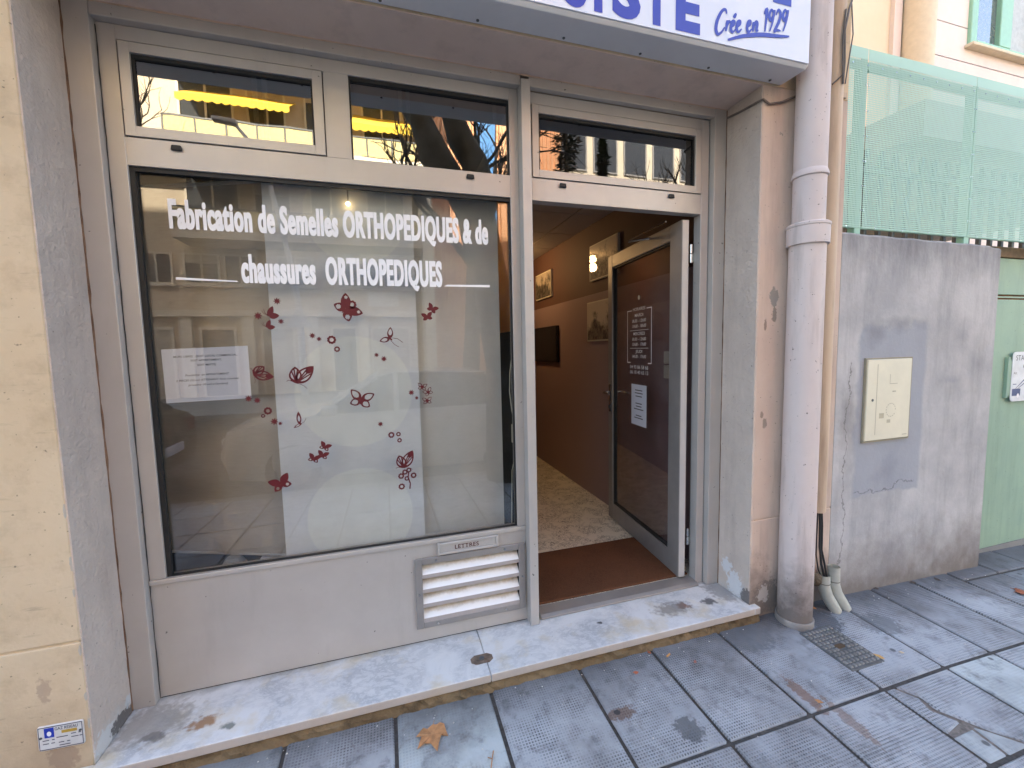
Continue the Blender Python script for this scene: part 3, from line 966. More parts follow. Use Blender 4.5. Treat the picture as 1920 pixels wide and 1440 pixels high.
def petal_ring(cx, cy, r, n=8, deep=0.16, per=6):
    return [(cx + r * (1 - deep * (0.5 + 0.5 * math.cos(n * t))) * math.cos(t), cy + r * (1 - deep * (0.5 + 0.5 * math.cos(n * t))) * math.sin(t))
            for t in (2 * math.pi * k / (n * per) for k in range(n * per))]


def tear(L, W, ang, o=(0, 0), bulge=0.62, n=11, sc=1.0, off=0.0):
    """wing: a drop from o pointing at ang; sc/off give an inner copy"""
    pts = []
    for sgn in (1, -1):
        rng_ = range(n + 1) if sgn == 1 else range(n - 1, 0, -1)
        for i in rng_:
            s = i / n
            w_ = W * (math.sin(math.pi * s ** (1.0 / (2 * bulge))) ** 0.75 if 0 < s < 1 else 0)
            a, b = (off + s * sc) * L, sgn * w_ * sc
            pts.append((o[0] + a * math.cos(ang) - b * math.sin(ang), o[1] + a * math.sin(ang) + b * math.cos(ang)))
    return pts


def line2(pts, w):
    """tapered ribbon as loops of quads"""
    out = []
    for i in range(len(pts) - 1):
        (x0, y0), (x1, y1) = pts[i], pts[i + 1]
        d = math.hypot(x1 - x0, y1 - y0) or 1
        nx, ny = -(y1 - y0) / d * w / 2, (x1 - x0) / d * w / 2
        out.append([[(x0 - nx, y0 - ny), (x1 - nx, y1 - ny), (x1 + nx, y1 + ny), (x0 + nx, y0 + ny)]])
    return out


def butterfly(kind):
    """list of outlines-with-holes in a unit of about 1 wide, body along +y"""
    D = math.radians
    sh = []
    if kind in ('open', 'flowered', 'outline', 'eyes'):
        for s in (1, -1):
            a1, a2 = D(90 - s * 52), D(90 - s * 118)
            up, lo = [tear(0.56, 0.17, a1, (s * 0.02, 0.03))], [tear(0.42, 0.16, a2, (s * 0.02, 0.0))]
            if kind == 'flowered':
                up.append(petal_ring(0.42 * math.cos(a1), 0.03 + 0.42 * math.sin(a1), 0.065, 6, 0.35))
                lo.append(petal_ring(0.27 * math.cos(a2), 0.27 * math.sin(a2), 0.095, 8, 0.3))
            elif kind == 'eyes':
                lo.append(petal_ring(0.25 * math.cos(a2), 0.25 * math.sin(a2), 0.075, 8, 0.2))
            elif kind == 'outline':
                up.append(tear(0.56, 0.17, a1, (s * 0.02, 0.03), sc=0.62, off=0.24))
                lo.append(tear(0.42, 0.16, a2, (s * 0.02, 0), sc=0.62, off=0.22))
            sh += [up, lo]
        sh.append([tear(0.34, 0.035, D(-90), (0, 0.14))])
        for s in (1, -1):
            sh += line2([(0.01 * s, 0.1), (0.05 * s, 0.22), (0.11 * s, 0.3)], 0.014)
        if kind == 'open':
            sh.append([circ(0, 0, 0.01)])
    elif kind == 'side':           # wings folded, seen from the side
        sh.append([tear(0.62, 0.15, D(75), (0, 0))])
        sh.append([tear(0.52, 0.17, D(12), (0.02, 0.02))])
        sh += line2([(0, 0.02), (-0.2, 0.18), (-0.27, 0.36)], 0.022) + line2([(0, 0.02), (-0.26, 0.14), (-0.36, 0.28)], 0.022)
    elif kind == 'veined':         # side view, outlined with vein gaps
        up = [tear(0.95, 0.26, D(52), (0, 0)), tear(0.95, 0.26, D(52), (0, 0), sc=0.74, off=0.13)]
        lo = [tear(0.64, 0.24, D(98), (-0.02, 0.02)), tear(0.64, 0.24, D(98), (-0.02, 0.02), sc=0.72, off=0.14)]
        for a, l_ in ((40, .74), (50, .84), (60, .78)):
            sh += line2([(0.06 * math.cos(D(a)), 0.06 * math.sin(D(a))), (l_ * math.cos(D(a)), l_ * math.sin(D(a)))], 0.05)
        for a, l_ in ((88, .5), (102, .56), (114, .46)):
            sh += line2([(-0.02, 0.05), (-0.02 + l_ * math.cos(D(a)), 0.02 + l_ * math.sin(D(a)))], 0.05)
        sh.append([tear(0.34, 0.11, D(52), (0.54 * math.cos(D(52)), 0.54 * math.sin(D(52))))])
        sh += [up, lo, [tear(0.36, 0.035, D(160), (0.1, -0.03))]]
        sh += line2([(-0.16, 0.05), (-0.3, 0.08), (-0.36, 0.02)], 0.018) + line2([(0.08, -0.02), (0.3, -0.1), (0.42, -0.2)], 0.016)
    elif kind == 'tailed':
        up = [tear(0.62, 0.16, D(80), (0, 0)), tear(0.62, 0.16, D(80), (0, 0), sc=0.6, off=0.26)]
        lo = [tear(0.58, 0.15, D(190), (0, 0)), tear(0.58, 0.15, D(190), (0, 0), sc=0.6, off=0.24)]
        sh += [up, lo, [tear(0.3, 0.05, D(135), (0.12, -0.12))]]
        sh += line2([(0.1, 0.02), (0.4, -0.06), (0.66, -0.3)], 0.028) + line2([(0.02, -0.1), (0.2, -0.36), (0.42, -0.52)], 0.028)
    elif kind == 'thin':
        sh.append([tear(0.8, 0.14, D(88), (0.08, 0)), tear(0.8, 0.14, D(88), (0.08, 0), sc=0.5, off=0.2)])
        sh.append([tear(0.55, 0.09, D(205), (0.22, 0.04)), tear(0.55, 0.09, D(205), (0.22, 0.04), sc=0.5, off=0.25)])
        sh += line2([(0.2, 0.02), (0.38, 0.12), (0.5, 0.32)], 0.022)
    return sh


BF = {k: butterfly(k) for k in ('open', 'flowered', 'outline', 'eyes', 'side', 'veined', 'tailed', 'thin')}


def sticker(name, shapes, px, py, size, rot=0.0, flip=1):
    """stick a red vinyl shape to the glass where photo pixel (px, py) falls; size in photo pixels"""
    c_ = unproject(px, py, 1, GY)
    s = size * (c_ - CAM).dot(FWD) / FPX
    ca, sa = math.cos(rot), math.sin(rot)
    u, v = Vector((ca, 0, sa)) * s * flip, Vector((-sa, 0, ca)) * s
    mb = MB()
    for q, loops in enumerate(shapes):
        mb.flat(loops, c_ + Vector((0, -0.00012 * (q % 4), 0)), u, v)
    return mb.build(name, VINYL_RED, sf)


def z4(x, y):
    return 440 + x * 0.22222, 540 + y * 0.22222


def z5(x, y):
    return 480 + x * 0.22222, 760 + y * 0.22222


SOLID = [[petal_ring(0, 0, 0.5, 8, 0.5, 6)]]
RING = [[petal_ring(0, 0, 0.5, 9, 0.14, 5), petal_ring(0, 0, 0.24, 8, 0.2, 4)]]
for f_, x, y, d in ((z4, 357, 110, 60), (z4, 197, 235, 65), (z4, 390, 282, 48), (z4, 655, 402, 50), (z4, 712, 430, 42), (z4, 1197, 565, 40), (z4, 1259, 598, 50),
                    (z4, 1491, 882, 50), (z4, 1536, 927, 34), (z4, 117, 933, 58), (z4, 190, 948, 55), (z4, 335, 1127, 62), (z4, 385, 1143, 36), (z4, 1230, 1148, 46)):
    sticker('flower_sticker', SOLID, *f_(x, y), d * .2222, x * 0.01)
for f_, x, y, d in ((z4, 990, 140, 75), (z4, 818, 437, 75), (z4, 864, 516, 50), (z4, 280, 1037, 66), (z4, 240, 1079, 34), (z4, 1322, 1240, 54), (z4, 1382, 1233, 40),
                    (z4, 1391, 1285, 40), (z5, 1225, 597, 52), (z5, 1257, 563, 48), (z5, 1290, 546, 45), (z5, 1330, 590, 52), (z5, 1273, 617, 42), (z5, 1230, 685, 56)):
    sticker('flower_sticker', RING, *f_(x, y), d * .2222, x * 0.02)
sticker('flower_stem', line2([(0.0, 0.5), (-0.05, 0.15), (0.06, -0.2), (0.02, -0.5)], 0.07), *z5(1292, 630), 34)
D_ = math.radians
for kind, (px, py), sz, rot, fl in (
        ('flowered', z4(938, 182), 52, D_(-52), 1), ('side', z4(285, 240), 34, D_(-8), 1), ('side', z4(272, 335), 26, D_(-8), 1),
        ('tailed', z4(1310, 425), 34, D_(5), 1), ('veined', z4(160, 730), 36, D_(-62), 1), ('veined', z4(520, 800), 46, D_(-8), 1),
        ('outline', z4(1065, 950), 46, D_(-14), 1), ('thin', z4(535, 1150), 30, D_(4), 1), ('eyes', z5(580, 352), 22, D_(-28), 1),
        ('eyes', z5(562, 424), 22, D_(-20), 1), ('eyes', z5(487, 452), 23, D_(-22), 1), ('eyes', z5(215, 665), 40, D_(22), 1),
        ('veined', z5(1245, 525), 38, D_(8), 1), ('open', z4(1665, 178), 22, D_(-30), 1), ('open', z4(1626, 246), 22, D_(10), 1),
        ('outline', z4(1582, 838), 19, D_(-10), 1), ('outline', z4(1635, 882), 19, D_(28), 1), ('outline', z4(1625, 955), 19, D_(4), 1)):
    sticker('butterfly_sticker', BF[kind], px, py, sz, rot, fl)

# ---- sheet of paper behind the glass
pn = MB()
q = [(0.088, 1.4305), (0.392, 1.4400), (0.392, 1.2200), (0.090, 1.2150)]
pn.prism([(x, 0.0335, z) for x, z in q][::-1], (0, 0.0006, 0))
for k in range(6):
    pn.cur = 1
    put_text(pn, 'note%d' % k, (0.240, 0.0330, (1.398, 1.381, 1.362, 1.322, 1.301, 1.282)[k]), (1, 0, 0.018), (0, 0, 1), 0.0078, (0.225, 0.11, 0.066, 0.155, 0.222, 0.140)[k], 'C')
pn.cur = 0
thing(pn, 'paper_notice', [PAPER, INK], 'white paper notice with printed lines taped inside the shop window', 'notice')

# ================================================================== door opening, transom light and door
dfm = root('door_frame', 'grey aluminium door frame with a smoked transom light above the open door', 'door frame', (2.15, 0.0, 0.0))
fr = MB()
fr.box(1.633, 1.6535, 0.0, 0.055, 0.0, 2.6135).box(2.634, 2.683, 0.0, 0.055, 0.0, 2.6135)
fr.box(1.6535, 2.634, 0.001, 0.055, 2.5605, 2.6135).box(1.6535, 2.634, 0.001, 0.055, 2.1165, 2.2205)
fr.build('frame', ALU, dfm, 0.0012)
MB().box(2.6845, 2.6865, 0.004, 0.055, 0.0, 2.6135).build('seal', BLACK, dfm)
MB().box(2.6875, 2.7632, -0.036, 0.05, 0.0, 2.6595).build('cover_profile', ALU, dfm, 0.003, seg=2)
MB().box(1.633, 2.6870, -0.034, -0.0005, 2.6145, 2.6595).build('cover_profile', ALU, dfm, 0.003, seg=2)
sash(dfm, 1.657, 2.630, 2.2245, 2.557, GLASS_TINT)
drain_cap(dfm, 1.813, 2.196)
drain_cap(dfm, 2.44, 2.196)
th = MB().prism([(1.6545, -0.03, 0.0), (1.6545, -0.03, 0.009), (1.6545, -0.012, 0.018), (1.6545, 0.055, 0.024), (1.6545, 0.055, 0.0)], (0.979, 0, 0))
th.build('threshold', ALU_DARK, dfm, 0.0015)
for z in (1.915, 0.27):
    h_ = MB().tube([(2.616, 0.052, z - .05), (2.616, 0.052, z - .002)], 0.009, 12).tube([(2.616, 0.052, z + .002), (2.616, 0.052, z + .05)], 0.009, 12)
    h_.box(2.616, 2.6335, 0.047, 0.053, z - .045, z - .002)
    h_.build('hinge', STEEL, dfm)

DA = math.radians(84.8)
door = root('glass_door', 'smoked glass door in grey aluminium, standing open with white opening hours', 'door', (2.545, 0.07, 0.032), DA, local=True)
DH = 2.062
L0, L1 = -0.032, 0.935
fr = MB()
fr.box(L0, 0.083, -0.045, 0.0, 0.0, DH).box(0.862, L1, -0.045, 0.0, 0.0, DH)
fr.box(0.083, 0.862, -0.045, -0.0008, 0.0, 0.125).box(0.083, 0.862, -0.045, -0.0008, 1.972, DH)
fr.build('frame', ALU_DARK, door, 0.0025, seg=2)
MB().box(L0 - 0.003, L0 - 0.0003, -0.040, -0.004, 0.004, DH - .004).build('edge_profile', ALU_WHITE, door)
MB().frame(0.0833, 0.8617, 0.1253, 1.9717, (.010, .010, .012, .012), -0.036, -0.010).build('gasket', BLACK, door)
MB().box(0.087, 0.858, -0.026, -0.020, 0.13, 1.967).build('pane', GLASS_DOOR, door)
hd = MB().box(0.885, 0.915, 0.0005, 0.007, 0.86, 1.08).build('handle', STEEL, door, 0.003)
MB().tube([(0.90, 0.007, 1.015), (0.90, 0.045, 1.015), (0.892, 0.056, 1.015), (0.80, 0.058, 1.012)], 0.008, 10).build('lever', STEEL, hd, smooth=True)
MB().tube([(0.90, -0.045, 1.015), (0.90, -0.085, 1.015), (0.892, -0.095, 1.015), (0.80, -0.097, 1.012)], 0.008, 10).build('lever', STEEL, hd, smooth=True)
MB().prism([(0.9 + .010 * math.cos(t * math.pi / 5), 0.0071, 0.90 + .016 * math.sin(t * math.pi / 5)) for t in range(10)][::-1], (0, 0.006, 0)).build('keyhole', CAST_IRON, hd)
cl = MB().box(0.06, 0.30, -0.085, -0.046, 1.985, 2.045).build('door_closer', ALU_DARK, door, 0.004)
MB().tube([(0.27, -0.065, 2.048), (0.42, 0.09, 2.052)], 0.007, 8).tube([(0.42, 0.09, 2.056), (0.03, 0.06, 2.066)], 0.006, 8).build('arm', STEEL, cl)
# white hours on the outer face: the text runs from the free edge back to the hinge
U, V = Vector((-1, 0, 0)), Vector((0, 0, 1))
tm = MB()
DY = -0.0195
zs = [1.614, 1.572, 1.534, 1.498, 1.446, 1.409, 1.373, 1.324, 1.289, 1.214, 1.178]
ws_ = [0.135, 0.092, 0.150, 0.152, 0.125, 0.150, 0.152, 0.072, 0.152, 0.24, 0.24]
for k in range(11):
    put_text(tm, 'door%d' % k, (0.482, DY, zs[k]), U, V, 0.024 if k > 8 else 0.021, ws_[k] * 1.25 if k < 9 else 0.25, 'C')
xa, xb, za, zb = 0.650, 0.315, 1.253, 1.622
t_ = 0.006
def bar(a0, a1, b0, b1):
    tm.add([(a0, DY, b0), (a1, DY, b0), (a1, DY, b1), (a0, DY, b1)], [(0, 1, 2, 3)])
bar(xa, xa - t_, za, zb); bar(xb + t_, xb, za, zb)
bar(xa, 0.585, zb - t_, zb); bar(0.38, xb, zb - t_, zb); bar(xa, 0.60, za, za + t_); bar(0.36, xb, za, za + t_)
bar(0.61, 0.355, 1.478, 1.481); bar(0.61, 0.355, 1.355, 1.358)
tm.build('lettering', VINYL_WHITE, door)
MB().prism([(0.482 + .013 * math.cos(t * math.pi / 7), DY, 1.70 + .016 * math.sin(t * math.pi / 7)) for t in range(14)][::-1], (0, 0.0008, 0)).build('round_sticker', CREAM_PLASTIC, door)
pn = MB()
pn.box(0.375, 0.585, -0.0192, -0.0186, 0.82, 1.105)
pn.cur = 1
for z, w_ in ((1.062, .10), (1.042, .11), (1.02, .09), (0.97, .09), (0.95, .08), (0.93, .13), (0.885, .08), (0.868, .12)):
    pn.add([(0.48 + w_ / 2, -0.0182, z), (0.48 - w_ / 2, -0.0182, z), (0.48 - w_ / 2, -0.0182, z + .007), (0.48 + w_ / 2, -0.0182, z + .007)], [(0, 1, 2, 3)])
pn.build('paper_note', [PAPER, INK], door)

# ================================================================== behind the glass
def panel(name, p0, p1, z0, z1, mt, label, sag=0.0):
    mb = MB()
    n = 14
    d = Vector((p1[0] - p0[0], p1[1] - p0[1], 0))
    nrm = Vector((-d.y, d.x, 0)).normalized()
    vs_ = []
    for side in (0, 1):
        for i in range(n + 1):
            s = i / n
            b = nrm * (0.006 * math.sin(s * 9.0) + 0.004 * math.sin(s * 23)) + nrm * (0.0012 * side)
            for z in (z0 + sag * (1 - s), z1):
                vs_.append((p0[0] + d.x * s + b.x * (1 if z < 1 else .2), p0[1] + d.y * s + b.y * (1 if z < 1 else .2), z))
    k = 2 * (n + 1)
    fs = [(2 * i, 2 * i + 2, 2 * i + 3, 2 * i + 1) for i in range(n)] + [(k + 2 * i, k + 2 * i + 1, k + 2 * i + 3, k + 2 * i + 2) for i in range(n)]
    mb.add(vs_, fs)
    r = root(name, label, 'blind', (p0[0] + d.x / 2, p0[1] + d.y / 2, z0), group='panel blinds behind the shop window')
    mb.build('fabric', mt, r, smooth=True)
    a = Vector((p0[0], p0[1], z1)); b_ = Vector((p1[0], p1[1], z1))
    MB().tube([a, b_], 0.009, 8).build('top_rail', ALU_WHITE, r)
    MB().tube([(p0[0], p0[1], z0 + sag), (p1[0], p1[1], z0)], 0.006, 8).build('bottom_bar', ALU_WHITE, r)
    for q in (a, b_):
        MB().box(q.x - .008, q.x + .008, q.y - .008, q.y + .008, z1, 2.631).build('bracket', ALU_WHITE, r)
    return r


panel('panel_blind', (-0.07, 0.34), (0.50, 0.125), 0.468, 2.15, FAB_BEIGE, 'beige fabric panel blind beside the notice, its lower edge swung inwards', 0.01)
panel('panel_blind', (0.468, 0.10), (1.092, 0.10), 0.475, 2.145, FAB_PALE, 'pale blue fabric panel blind printed with large discs')
panel('panel_blind', (1.06, 0.135), (1.512, 0.135), 0.47, 2.145, FAB_GREY, 'plain grey fabric panel blind next to the amber glass')
# shelf and the few things on it under the beige blind
sh = MB().box(-0.28, 1.585, 0.06, 0.62, 0.38, 0.40)
sr = root('window_shelf', 'dark display shelf low behind the shop window', 'shelf', (0.65, 0.3, 0.023))
sh.build('board', plain('dark_shelf', (0.06, 0.05, 0.045, 1), 0.6), sr, 0.002)
for x in (-0.25, 1.5):
    MB().box(x, x + .03, 0.1, 0.58, 0.0225, 0.38).build('leg', DARK, sr)
thing(MB().lathe((0.22, 0.22), [(0.05, 0.4002), (0.055, 0.42), (0.035, 0.455), (0.03, 0.462)], 20), 'bowl', plain('grey_ceramic', lin(150, 148, 144), 0.4),
      'grey ceramic bowl on the shelf below the beige blind', 'bowl', smooth=True)
thing(MB().box(0.34, 0.46, 0.17, 0.25, 0.4002, 0.455), 'small_box', PAPER, 'small white carton on the shelf below the beige blind', 'box', bevel=0.003)
# amber glass screen between window and hall
ps = root('glass_screen', 'amber textured glass screen beside the shop door', 'screen', (1.61, 0.65, 0.023))
fr = MB().box(1.598, 1.622, 0.058, 0.085, 0.0225, 2.495).box(1.598, 1.622, 1.22, 1.248, 0.0225, 2.495).box(1.598, 1.622, 0.085, 1.22, 0.0225, 0.30).box(1.598, 1.622, 0.085, 1.22, 2.44, 2.495)
fr.build('frame', DARK, ps)
MB().box(1.606, 1.612, 0.085, 1.22, 1.50, 2.44).build('pane', AMBER, ps)
MB().box(1.604, 1.614, 0.085, 1.22, 0.30, 1.498).build('shade_sheet', DARK, ps)  # opaque dark sheet added to stand in for the unlit lower glass
# cord and switch
cb = root('cord_switch', 'white cord with a small white switch box against the amber glass', 'switch', (1.565, 0.15, 0.9))
MB().box(1.566, 1.5975, 0.115, 0.150, 0.905, 1.005).build('box', CREAM_PLASTIC, cb, 0.003)
MB().tube([(1.592, 0.13, 1.46), (1.578, 0.13, 1.40), (1.560, 0.13, 1.28), (1.556, 0.13, 1.18), (1.566, 0.13, 1.08), (1.582, 0.13, 1.004)], 0.0028, 6).build('cord', CREAM_PLASTIC, cb, smooth=True)
MB().tube([(1.585, 0.13, 0.906), (1.580, 0.13, 0.84), (1.56, 0.13, 0.76), (1.55, 0.13, 0.41)], 0.0022, 6).build('cord', CREAM_PLASTIC, cb, smooth=True)
# lit window spot
sl = root('window_spotlight', 'small lit spotlight near the top of the shop window', 'lamp', (0.813, 0.075, 2.05))
MB().tube([(0.813, 0.075, 2.06), (0.813, 0.075, 2.631)], 0.003, 6).build('stem', ALU_WHITE, sl)
MB().lathe((0.813, 0.075), [(0.003, 2.052), (0.008, 2.055), (0.010, 2.060), (0.007, 2.066), (0.003, 2.069)], 14).build('bulb', BULB, sl, smooth=True)
# lit ceiling lamp of the hall (its light comes from a lamp inside the shade)
hl = root('ceiling_lamp', 'lit warm ceiling lamp in the hallway behind the amber glass', 'lamp', (2.12, 2.6, 2.37))
MB().lathe((2.12, 2.6), [(0.06, 2.486), (0.06, 2.465), (0.015, 2.462)], 18).build('rose', STEEL, hl)
MB().lathe((2.12, 2.6), [(0.012, 2.40), (0.035, 2.405), (0.045, 2.43), (0.035, 2.455), (0.015, 2.461)], 16).build('bulb', glow('hall_bulb', (1.0, 0.66, 0.30, 1), 16.0), hl, smooth=True)
ld = bpy.data.lights.new('hall_light', 'POINT')
ld.energy = 1.1
ld.color = (1.0, 0.62, 0.32)
ld.shadow_soft_size = 0.05
lo_ = bpy.data.objects.new('hall_light', ld)
lo_.location = (2.12, 2.6, 2.34)
col.objects.link(lo_)
lo_.parent = hl
lo_.matrix_parent_inverse = Matrix.Translation(-Vector((2.12, 2.6, 2.37)))

# pictures on the hall wall
def picture(y0, y1, z0, z1, seed, label, mt=None, fw=0.012, fm=None):
    r = root('framed_picture', label, 'picture', (2.745, (y0 + y1) / 2, z0), group='framed pictures on the hall wall')
    MB().box(2.728, 2.7495, y0, y1, z0, z1).build('frame', fm or CREAM_PLASTIC, r, 0.002)
    o = MB().box(2.7255, 2.7278, y0 + fw, y1 - fw, z0 + fw, z1 - fw).build('print', mt or old_print('old_print_%d' % seed, seed), r)
    return r


picture(1.02, 1.50, 1.985, 2.295, 1, 'pale framed landscape print high on the brown hall wall, catching the lamp')
picture(2.42, 2.91, 1.975, 2.27, 2, 'dark framed print high on the wall above the black screen')
picture(1.10, 1.555, 1.455, 1.805, 3, 'framed black and white print low on the mauve hall wall beside the door')
tv = root('wall_screen', 'black flat screen hung low on the mauve hall wall', 'screen', (2.74, 2.62, 1.25))
MB().box(2.715, 2.7495, 2.25, 3.0, 1.245, 1.645).build('housing', TV_BLACK, tv, 0.006)
MB().box(2.7138, 2.7148, 2.27, 2.98, 1.265, 1.625).build('screen', plain('screen_glass', (0.03, 0.028, 0.03, 1), 0.08), tv)
ic = root('intercom', 'white two-button wall unit behind the open glass door', 'wall unit', (2.745, 0.33, 1.19))
MB().box(2.715, 2.7495, 0.33, 0.425, 1.283, 1.365).build('body', CREAM_PLASTIC, ic, 0.004)
MB().box(2.715, 2.7495, 0.33, 0.425, 1.185, 1.272).build('body', CREAM_PLASTIC, ic, 0.004)
# door mat
mb = MB()
mb.box(1.662, 2.628, 0.058, 0.585, 0.0225, 0.036)
thing(mb, 'door_mat', MAT_BROWN, 'brown coir mat inside the open shop door', 'mat', 0.004)

# ================================================================== shop sign
sg = root('shop_sign', 'white shop sign box with blue letters and handwritten year above the door', 'sign', (1.3, -0.335, 2.667))
SX0, SX1, SF = -0.35, 2.875, -0.410
SB = 2.668
bd = MB().prism([(SX0, -0.2615, SB + .004), (SX0, -0.2615, 3.62), (SX0, SF + .006, 3.62), (SX0, SF + .006, SB + .012), (SX0, SF + .018, SB)], (SX1 - SX0, 0, 0))
bd.build('case', SIGN_BODY, sg, 0.003, seg=2)
MB().box(SX0 + .006, SX1 - .006, SF, SF + .0055, SB + .014, 3.615).build('face', SIGN_FACE, sg, 0.001)
for i in range(9):
    x = 2.78 - i * 0.36
    MB().lathe((x, -0.285), [(0.006, SB - 0.0015), (0.006, SB + .001)], 8).build('screw', CAST_IRON, sg)
SY = SF - 0.0012
for ch, x0, x1 in (('S', 1.645, 1.742), ('I', 1.772, 1.808), ('S', 1.850, 1.978), ('T', 1.990, 2.115), ('E', 2.143, 2.264)):
    tm = MB()
    put_text(tm, 'sign' + ch, (x0, SY, 2.707), (1, 0, 0), (0, 0, 1), 0.165, x1 - x0)
    tm.build('letter', SIGN_BLUE, sg)
tm = MB()
put_text(tm, 'signE', (2.648, SY, 2.913), (1, 0, 0), (0, 0, 1), 0.14, 0.105)
tm.build('letter', SIGN_BLUE, sg)
# brush script: strokes of changing width
strokes = [
    [(.62, .80), (.55, .98), (.36, .92), (.14, .55), (.06, .15), (.16, -.10), (.36, -.02), (.52, .2)],
    [(.60, .46), (.66, .40), (.60, .02)], [(.63, .26), (.74, .44), (.84, .42)],
    [(.88, .20), (1.04, .32), (1.04, .46), (.93, .42), (.87, .14), (.97, -.02), (1.14, .12)], [(1.02, .62), (1.14, .82)],
    [(1.20, .20), (1.36, .32), (1.36, .46), (1.25, .42), (1.19, .14), (1.29, -.02), (1.46, .12)],
    [(1.78, .20), (1.94, .32), (1.94, .46), (1.83, .42), (1.77, .14), (1.87, -.02), (2.03, .12)],
    [(2.14, .44), (2.12, .0)], [(2.13, .22), (2.26, .44), (2.34, .36), (2.31, .06), (2.42, .06)],
    [(2.74, .80), (2.88, 1.0), (2.80, .0)],
    [(3.26, .86), (3.14, 1.0), (3.02, .74), (3.12, .52), (3.26, .72), (3.29, .98), (3.22, .45), (3.06, .0)],
    [(3.42, .76), (3.54, 1.0), (3.68, .80), (3.58, .42), (3.36, .02), (3.50, .06), (3.72, .02)],
    [(4.06, .86), (3.94, 1.0), (3.82, .74), (3.92, .52), (4.06, .72), (4.09, .98), (4.02, .45), (3.86, .0)],
    [(.72, -.36), (1.6, -.19), (2.6, -.14), (3.4, -.20), (4.25, -.24)]]
tm = MB()
for st in strokes:
    P = [Vector(q) for q in st]
    sm = []
    for i in range(len(P) - 1):
        p0, p1, p2, p3 = P[max(i - 1, 0)], P[i], P[i + 1], P[min(i + 2, len(P) - 1)]
        for k in range(6):
            t = k / 6
            sm.append(0.5 * ((2 * p1) + (p2 - p0) * t + (2 * p0 - 5 * p1 + 4 * p2 - p3) * t * t + (3 * p1 - p0 - 3 * p2 + p3) * t ** 3))
    sm.append(P[-1])
    long_ = st is strokes[-1]
    vs_ = []
    for i, q in enumerate(sm):
        d = (sm[min(i + 1, len(sm) - 1)] - sm[max(i - 1, 0)]).normalized()
        nrm = Vector((-d.y, d.x))
        w_ = (0.07 if not long_ else 0.085) * (0.45 + 0.75 * math.sin(math.pi * min(1, max(0, (i + 1.5) / (len(sm) + 1)))))
        vs_ += [q + nrm * w_, q - nrm * w_]
    sc_ = 0.0955
    th_ = math.radians(10.5)
    uu, vv = Vector((math.cos(th_), 0, math.sin(th_))) * sc_ * 1.02, Vector((0.02, 0, 1)).normalized() * sc_
    o_ = Vector((2.338, SY, 2.722))
    tm.add([o_ + uu * q.x + vv * (q.y * 0.95) + Vector((0, -0.00004 * (j_ // 2) - 0.00002 * len(tm.v) / 20, 0)) for j_, q in enumerate(vs_)], [(2 * i + 1, 2 * i + 3, 2 * i + 2, 2 * i) for i in range(len(sm) - 1)])
tm.build('script_lettering', SIGN_BLUE, sg)

# ================================================================== pipes and cables on the pilaster
dp = root('drainpipe', 'thick painted drainpipe with collars down the peach pilaster', 'drainpipe', (2.985, -0.342, -0.09))
PC = (2.985, -0.342)
gz = ground_z(2.98, -0.34)
MB().lathe(PC, [(0.081, gz - .01), (0.081, 0.02), (0.0805, 0.6), (0.080, 1.2), (0.079, 1.93)], 32).build('pipe', PIPE, dp, smooth=True)
MB().lathe(PC, [(0.071, 1.90), (0.070, 3.2), (0.069, 6.0)], 32).build('pipe', PIPE, dp, smooth=True)
MB().lathe(PC, [(0.080, 1.885), (0.0915, 1.884), (0.0925, 1.955), (0.0915, 1.968), (0.095, 1.972), (0.095, 1.982), (0.088, 1.988), (0.070, 1.992)], 32).build('collar', PIPE, dp, smooth=True)
MB().lathe(PC, [(0.070, 2.206), (0.0785, 2.210), (0.0785, 2.218), (0.0765, 2.226), (0.072, 2.240), (0.070, 2.242)], 32).build('ring', PIPE, dp, smooth=True)
MB().lathe(PC, [(0.082, gz - .012), (0.0895, gz - .012), (0.0895, gz + .026), (0.087, gz + .030), (0.082, gz + .030)], 32).build('foot_ring', ALU_DARK, dp, smooth=True)
for z in (1.2, 2.9):
    MB().box(PC[0] - .015, PC[0] + .015, -0.2605, -0.27, z - .012, z + .012).build('clamp', CAST_IRON, dp)

cp = root('cable_conduit', 'narrow cream half-round cable cover beside the drainpipe', 'conduit', (3.21, -0.29, 0.45))
cv = MB()
prof = [(3.168 + 0.0445 - 0.0445 * math.cos(math.pi * k / 12), -0.2605 - 0.052 * math.sin(math.pi * k / 12) ** 0.8) for k in range(13)]
cv.prism([(a, b, 0.465) for a, b in prof], (0, 0, 4.8))
cv.box(3.150, 3.268, -0.2604, -0.2655, 0.465, 5.2)
cv.build('cover', PIPE2, cp, smooth=True)
for i in range(16):
    z = 0.62 + i * 0.135 + 0.02 * math.sin(i * 2.1)
    MB().box(3.153, 3.158, -0.2682, -0.2657, z, z + 0.028).build('slot', BLACK, cp)
MB().box(3.265, 3.29, -0.285, -0.2605, 2.66, 2.685).build('clip', PIPE2, cp)

